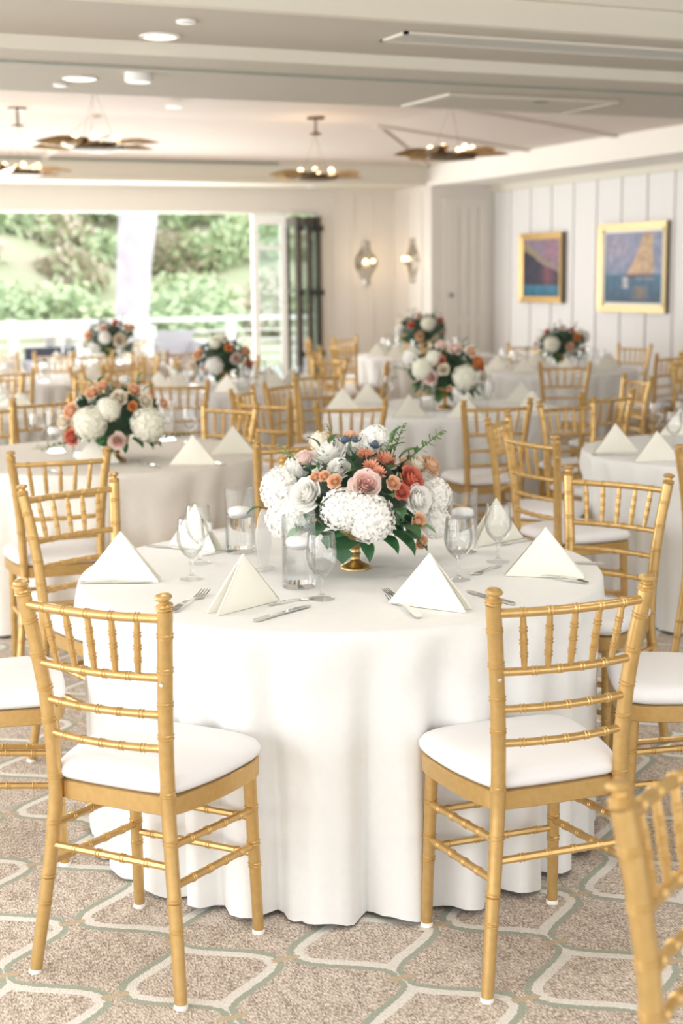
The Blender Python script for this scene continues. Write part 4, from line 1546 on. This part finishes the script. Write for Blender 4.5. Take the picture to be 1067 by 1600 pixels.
for i in range(240):
    a_, e = r__.uniform(0, 2 * pi), math.asin(r__.uniform(-.55, .95))
    d = Vector((cos(a_) * cos(e), sin(a_) * cos(e), sin(e)))
    c = Vector((d.x * .168, d.y * .168, .20 + d.z * .13))
    tdir = (d + Vector((r__.uniform(-.6, .6), r__.uniform(-.6, .6), r__.uniform(-.5, .5)))).normalized()
    s_ = tdir.cross(d + Vector((.1, .2, .3))).normalized()
    L_ = r__.uniform(.035, .06)
    CORE.mi = 0 if r__.random() < .55 else 1
    CORE.add([c, c + tdir * L_ * .4 - s_ * L_ * .28, c + tdir * L_, c + tdir * L_ * .4 + s_ * L_ * .28], [(0, 1, 2, 3)])
CORE = CORE.mesh('foliage', [M['leaf_d'], M['leaf']])


def aim(d):
    return Vector(d).to_track_quat('Z', 'Y').to_euler()


def bouquet(loc, label, items, leaves, sprigs=(), seed=0, rz=None, s_=1.0):
    """items: (type, u right, v away, w up, radius) in a frame that faces the camera"""
    if rz is None:
        rz = -atan2(loc[0], loc[1])
    r__ = random.Random(seed)
    t_ = thing('flower_arrangement', label, 'flower arrangement', (loc[0], loc[1], 0.7605), rz)
    t_.scale = (s_,) * 3
    put('vase', VASE, t_)['label'] = 'gold footed compote vase'
    fo = put('foliage', CORE, t_)
    fo['kind'] = 'stuff'
    cen = Vector((0, 0, .175))
    for i, (ty, u, v, w_, r) in enumerate(items):
        d = (Vector((u, v, w_)) - cen)
        d = Vector((d.x, d.y, d.z * 1.2)).normalized()
        if 'rose' in ty:
            d = (d + Vector((0, -.35, .1))).normalized()
        me = FL[ty][i % len(FL[ty])]
        rot = aim(d)
        o = put(KIND.get(ty, 'rose'), me, t_, (u, v, w_), rot=rot, scale=r)
        o['label'] = FLAB[ty]
    for i, (u, v, w_, L_, ty, du, dv, dw) in enumerate(leaves):
        d = Vector((du, dv, dw)).normalized()
        q = d.to_track_quat('X', 'Z').to_euler()
        put('leaf', LEAF[ty], t_, (u, v, w_), rot=q, scale=L_)
    for (u, v, w_, L_, du, dv, dw) in sprigs:
        put('sprig', SPRIG, t_, (u, v, w_), rot=aim((du, dv, dw)), scale=L_)
    return t_


MAIN = [('hydrangea', -0.205, -0.01, 0.235, 0.072), ('hydrangea', -0.190, -0.05, 0.160, 0.070), ('hydrangea', -0.035, -0.180, 0.203, 0.064), ('hydrangea', 0.040, -0.180, 0.178, 0.074), ('hydrangea', 0.015, -0.19, 0.205, 0.055), ('hydrangea', -0.16, -0.10, 0.19, 0.055),
        ('hydrangea', 0.225, -0.002, 0.212, 0.058), ('hydrangea', 0.231, -0.026, 0.136, 0.050), ('hydrangea', 0.062, 0.042, 0.366, 0.052), ('hydrangea', -0.165, 0.010, 0.290, 0.042),
        ('blush_hydrangea', -0.099, 0.04, 0.366, 0.034), ('white_rose', -0.135, -0.142, 0.240, 0.052), ('white_rose', -0.073, 0.0, 0.335, 0.054), ('white_rose', -0.044, -0.105, 0.306, 0.038),
        ('blush_rose', -0.146, 0.0, 0.318, 0.038), ('pink_rose', 0.029, -0.178, 0.268, 0.050), ('coral_rose', 0.160, -0.090, 0.272, 0.043), ('white_rose', 0.179, -0.122, 0.220, 0.045),
        ('peach_rose', 0.177, -0.157, 0.162, 0.027), ('peach_rose', 0.186, -0.115, 0.096, 0.024), ('peach_rose', 0.108, -0.155, 0.272, 0.023), ('peach_rose', -0.055, -0.165, 0.280, 0.023),
        ('peach_rose', -0.085, -0.145, 0.292, 0.018), ('peach_rose', -0.109, -0.135, 0.288, 0.018), ('cream_rose', 0.177, 0.0, 0.302, 0.036), ('tan_rose', 0.219, 0.018, 0.296, 0.036),
        ('coral_rose', 0.132, -0.150, 0.246, 0.026), ('mum', 0.033, -0.055, 0.340, 0.034), ('mum', 0.090, -0.060, 0.325, 0.042), ('mum', 0.047, -0.120, 0.315, 0.030),
        ('mum', 0.068, -0.145, 0.302, 0.024), ('peach_rose', -0.011, 0.043, 0.383, 0.022), ('thistle', -0.026, 0.0, 0.374, 0.019), ('thistle', 0.003, 0.0, 0.374, 0.016),
        ('thistle', 0.058, -0.01, 0.360, 0.020),
        # far side
        ('hydrangea', 0.08, 0.185, 0.26, 0.062), ('hydrangea', -0.10, 0.185, 0.22, 0.060), ('white_rose', 0.0, 0.17, 0.32, 0.048), ('coral_rose', -0.16, 0.12, 0.30, 0.036),
        ('peach_rose', 0.16, 0.13, 0.28, 0.034), ('pink_rose', 0.0, 0.21, 0.16, 0.042)]
LV = [(-.045, -.12, .12, .085, 2, .15, -.6, -.75), (.02, -.14, .11, .07, 0, .3, -.5, -.6), (.10, -.13, .13, .10, 0, .75, -.5, -.45), (.13, -.10, .12, .09, 2, .8, -.3, -.3),
      (.07, -.15, .12, .08, 0, .7, -.7, -.35), (-.09, -.15, .15, .07, 0, -.5, -.7, -.4), (-.12, -.15, .18, .06, 0, -.2, -.9, .1), (-.10, -.17, .21, .055, 0, .3, -.9, .3), (-.15, -.12, .14, .06, 1, -.6, -.5, -.3),
      (-.05, -.16, .14, .07, 2, -.4, -.7, -.4), (.12, -.17, .20, .06, 0, .2, -1, -.1), (.13, -.16, .15, .08, 0, .6, -.7, -.1), (.09, -.18, .24, .05, 0, .3, -.9, .2),
      (.10, -.02, .34, .06, 1, .6, -.3, .6), (.13, 0, .32, .07, 1, .7, 0, .5), (.11, .02, .36, .06, 0, .3, .1, .9), (-.10, -.03, .36, .05, 0, -.5, -.2, .6), (-.07, -.05, .37, .045, 1, .4, -.3, .7),
      (-.17, -.02, .32, .06, 1, -.8, -.1, .5), (-.12, -.10, .30, .055, 0, -.2, -.8, .5), (.0, -.13, .30, .05, 1, -.3, -.8, .3), (-.01, -.11, .32, .05, 0, -.6, -.6, .4),
      (-.27, 0, .18, .05, 0, -.9, -.2, -.2), (.10, -.10, .30, .05, 1, .3, -.7, .5), (.17, -.16, .15, .06, 1, .9, -.3, -.1), (-.03, .14, .12, .09, 0, -.3, .8, -.5), (.1, .15, .13, .09, 2, .4, .8, -.4),
      (-.12, .12, .12, .08, 0, -.7, .5, -.4), (.13, .05, .13, .08, 0, .9, .2, -.4), (.02, -.15, .25, .05, 0, -.6, -.8, .1)]
SP = [(.10, .0, .30, .12, .35, 0, .95), (.13, -.01, .30, .15, .75, -.05, .6), (-.05, .02, .34, .08, -.3, 0, .9), (-.16, .02, .30, .08, -.6, 0, .7), (.08, -.03, .30, .10, .1, -.3, .9)]
bouquet((1.69, 3.70), 'large centre bouquet of white hydrangeas, pink and coral roses in gold vase', MAIN, LV, SP, 1)


def auto(seed, key_items):
    """fill a round bouquet from a list of (type, u, w, r) seen from the camera, plus a far side"""
    r__ = random.Random(seed)
    out = []
    for ty, u, w_, r in key_items:
        q = 1 - (u / .275) ** 2 - ((w_ - .19) / .20) ** 2
        v = -sqrt(max(q, 0.0)) * .21
        out.append((ty, u, v, w_, r))
    pool = ['hydrangea', 'white_rose', 'peach_rose', 'cream_rose', 'pink_rose', 'cream_rose', 'hydrangea']
    for i in range(9):
        a_ = radians(20 + 140 * i / 8)
        ty = pool[(i + seed) % 7]
        out.append((ty, .2 * cos(a_), .2 * sin(a_), r__.uniform(.16, .30), .058 if ty == 'hydrangea' else .036))
    return out


B1 = auto(1, [('green_hydrangea', -.115, .20, .082), ('green_hydrangea', .145, .185, .088), ('green_hydrangea', -.03, .26, .06), ('peach_rose', -.20, .25, .042), ('cream_rose', -.235, .20, .036), ('coral_rose', -.20, .13, .042),
              ('pink_rose', .005, .115, .044), ('peach_rose', -.10, .33, .034), ('cream_rose', .02, .31, .042), ('peach_rose', .09, .34, .034), ('orange_rose', .08, .27, .026), ('cream_rose', .14, .29, .036),
              ('peach_rose', -.05, .36, .03), ('white_rose', .05, .38, .03), ('cream_rose', .18, .10, .02), ('peach_rose', .22, .27, .028)])
bouquet(at(183, 720, .76), 'bouquet with peach and coral blooms on the left table', B1, LV, [(-.2, 0, .1, .14, -.9, 0, -.2), (.2, 0, .1, .14, .9, 0, .1)], 2)
B5 = auto(5, [('green_hydrangea', -.125, .24, .068), ('green_hydrangea', .115, .19, .078), ('green_hydrangea', -.06, .30, .05), ('coral_rose', -.03, .29, .040), ('pink_rose', -.075, .19, .045), ('cream_rose', -.005, .24, .038), ('orange_rose', .19, .27, .044),
              ('blush_rose', .06, .35, .045), ('blush_rose', -.02, .37, .036), ('peach_rose', .15, .33, .03), ('cream_rose', .22, .19, .035), ('coral_rose', .21, .24, .02), ('peach_rose', .03, .13, .02)])
bouquet((4.30, 8.02), 'bouquet with red and orange roses on the middle table', B5, LV, [(-.15, 0, .2, .14, -.9, 0, .3)], 3, s_=1.1)
B3 = auto(3, [('hydrangea', -.06, .17, .070), ('peach_rose', -.17, .25, .045), ('hydrangea', .16, .12, .05), ('orange_rose', .05, .30, .036), ('green_hydrangea', -.05, .33, .045), ('pink_rose', .10, .22, .045), ('coral_rose', .19, .17, .04),
              ('peach_rose', .17, .27, .04), ('cream_rose', -.22, .17, .04), ('peach_rose', -.13, .14, .028), ('cream_rose', .02, .36, .03)])
bouquet((3.66, 10.45), 'bouquet with orange roses on the table before the white door', B3, LV, [], 4, s_=1.06)
B2 = auto(2, [('cream_rose', .08, .20, .060), ('peach_rose', -.17, .24, .04), ('hydrangea', -.04, .22, .055), ('coral_rose', .05, .34, .032), ('blush_rose', -.05, .30, .045), ('white_rose', -.20, .17, .05), ('peach_rose', .14, .30, .035), ('hydrangea', -.12, .13, .05)])
bouquet((3.75, 14.1), 'distant bouquet with cream and coral roses before the tree trunk', B2, LV, [], 5, s_=1.22)
B4 = auto(4, [('green_hydrangea', .05, .27, .065), ('coral_rose', -.09, .26, .035), ('coral_rose', .16, .30, .03), ('blush_rose', -.03, .34, .04), ('peach_rose', -.02, .17, .038), ('cream_rose', .12, .15, .035), ('white_rose', -.19, .22, .045), ('peach_rose', .0, .10, .025)])
bouquet((7.02, 13.6), 'distant bouquet with coral roses below the sconces', B4, LV, [(-.15, 0, .15, .12, -.9, 0, .1)], 6, s_=1.25)
B6 = auto(6, [('green_hydrangea', -.09, .22, .075), ('orange_rose', .13, .28, .042), ('coral_rose', -.13, .33, .03), ('peach_rose', .07, .20, .04), ('blush_rose', .0, .36, .035), ('coral_rose', .08, .34, .03), ('cream_rose', .18, .17, .04), ('white_rose', .05, .12, .035), ('coral_rose', -.23, .22, .018)])
bouquet((7.05, 10.92), 'bouquet with coral roses on the table below the paintings', B6, LV, [(0, 0, .3, .12, 0, 0, 1)], 7, s_=1.02)


# ------------------------------------------------------------------ settings on the other tables
def settings(key, idx, group_ok=True, glasses=True, cyl=3, fork=False, nd=.52, seed=0):
    (x, y), ph, _, _ = TABLES[key]
    rr = random.Random(seed + 7)
    for i in idx:
        th = i * pi / 4 - YAW + rr.uniform(-.06, .06) + 0.12
        d = Vector((cos(th), sin(th)))
        c = Vector((x, y)) + d * nd
        # face the napkin's long side across the camera's view for most of the tables as in the photograph
        ta = -YAW + rr.uniform(-.5, .5)
        tv = Vector((cos(ta), sin(ta))) * .1075
        napkin(c - tv, c + tv, 'ivory tent-folded napkin on the %s side of %s' % (SIDES[i], ph), rr.random() < .4, 'napkins on ' + ph, 1.0)
        if glasses:
            e = Vector((-d.y, d.x))
            q = Vector((x, y)) + d * .40 + e * .17
            goblet(q, 'clear water goblet on the %s side of %s' % (SIDES[i], ph), 'water goblets on ' + ph, False)
        if fork:
            e = Vector((-d.y, d.x))
            q = Vector((x, y)) + d * .68 - e * .15
            o = put('fork', FW['fork'], None, (q.x, q.y, .7608), th + pi)
            tag(o, 'silver fork on the %s side of %s' % (SIDES[i], ph), 'fork', 'forks on ' + ph)
            q = Vector((x, y)) + d * .68 + e * .13
            o = put('knife', FW['knife'], None, (q.x, q.y, .7608), th + pi)
            tag(o, 'silver knife on the %s side of %s' % (SIDES[i], ph), 'knife', 'knives on ' + ph)
    nm = ['front', 'left', 'right']
    for k in range(cyl):
        th = [-pi / 2, pi * .9, .15][k] - YAW + (.6 if k == 0 else 0)
        q = (x + .27 * cos(th), y + .27 * sin(th))
        candle_cyl(q, 'glass candle cylinder at the %s of the flowers on %s' % (nm[k], ph), 'glass candle cylinders on ' + ph, False)


# left table: napkins where the photograph shows them
def nap_px(px, py, label, mir, grp, rz=0.0):
    c = at(px, py, .76)
    ta = -YAW + rz
    tv = Vector((cos(ta), sin(ta), 0)) * .1075
    napkin(c - tv, c + tv, label, mir, grp, 1.0)


GN = 'napkins on the left table'
nap_px(304, 727, 'ivory tent-folded napkin on the near right side of the left table', False, GN)
nap_px(366, 710, 'ivory tent-folded napkin at the right rim of the left table', True, GN, .2)
nap_px(150, 724, 'ivory tent-folded napkin on the near side of the left table', False, GN)
nap_px(222, 668, 'ivory tent-folded napkin behind the bouquet on the left table', False, GN)
for px, py, lb in ((298, 690, 'right of the bouquet, nearer'), (255, 672, 'right of the bouquet, farther'), (190, 722, 'in front of the bouquet'), (60, 700, 'left of the bouquet, nearer'), (95, 678, 'left of the bouquet, farther')):
    goblet(at(px, py, .76), 'clear water goblet on the left table ' + lb, 'water goblets on the left table', False)
for px, py, lb in ((88, 706, 'nearest the left edge chair'), (128, 712, 'left in front of the bouquet'), (275, 684, 'right of the bouquet')):
    candle_cyl(at(px, py, .76), 'glass candle cylinder on the left table, ' + lb, 'glass candle cylinders on the left table', False)
for px, py, k, lb in ((250, 732, 'fork', 'left of the near right napkin'), (352, 728, 'knife', 'right of the near right napkin'), (95, 742, 'fork', 'left of the near napkin')):
    c = at(px, py, .76)
    tag(put(k, FW[k], None, (c.x, c.y, .7608), radians(100)), 'silver %s on the left table, %s' % (k, lb), k, 'cutlery on the left table')

GN = 'napkins on the right edge table'
nap_px(962, 707, 'ivory tent-folded napkin at the left rim of the right edge table', False, GN, .15)
nap_px(1014, 723, 'ivory tent-folded napkin on the near side of the right edge table', False, GN, .1)
nap_px(1050, 678, 'ivory tent-folded napkin on the far side of the right edge table', False, GN, -.2)
for px, py, lb in ((1012, 680, 'left one'), (1033, 672, 'middle one'), (1052, 700, 'right one')):
    goblet(at(px, py, .76), 'clear water goblet on the right edge table, ' + lb, 'water goblets on the right edge table', False)
c = at(925, 712, .76)
tag(put('knife', FW['knife'], None, (c.x, c.y, .7608), radians(-20)), 'silver knife at the left rim of the right edge table', 'knife')

GN = 'napkins on the middle table'
for px, py, mir, lb in ((506, 640, False, 'at the left rim of the middle table'), (546, 628, True, 'on the far left side of the middle table'), (640, 652, False, 'on the near side of the middle table'),
                        (845, 645, False, 'on the near right side of the middle table'), (728, 652, True, 'in front of the bouquet on the middle table'),
                        (868, 626, True, 'at the right rim of the middle table'), (790, 612, False, 'on the far right side of the middle table'), (625, 605, True, 'on the far side of the middle table')):
    nap_px(px, py, 'ivory tent-folded napkin ' + lb, mir, GN, rnd.uniform(-.3, .3))
for px, py, lb in ((600, 626, 'left of the bouquet'), (655, 622, 'close left of the bouquet'), (762, 640, 'right of the bouquet'), (775, 622, 'right behind the bouquet'), (580, 612, 'at far left'), (715, 650, 'in front of the bouquet')):
    goblet(at(px, py, .76), 'clear water goblet on the middle table, ' + lb, 'water goblets on the middle table', False)
for px, py, lb in ((668, 650, 'left in front of the bouquet'), (632, 612, 'left of the bouquet'), (765, 620, 'right of the bouquet')):
    candle_cyl(at(px, py, .76), 'glass candle cylinder on the middle table, ' + lb, 'glass candle cylinders on the middle table', False)
settings('door', (0, 1, 3, 4, 5, 6, 7), seed=1)
settings('paintings', (0, 2, 3, 4, 5, 6, 7), seed=2)
settings('sconces', (0, 3, 4, 5, 6, 7), seed=3, cyl=2)
settings('tree', (0, 2, 4, 5, 6, 7), seed=4, cyl=2)
settings('far left', (0, 1, 3, 5, 6, 7), seed=5, cyl=2)
settings('left edge', (0, 1, 2, 6, 7), seed=6, cyl=0)
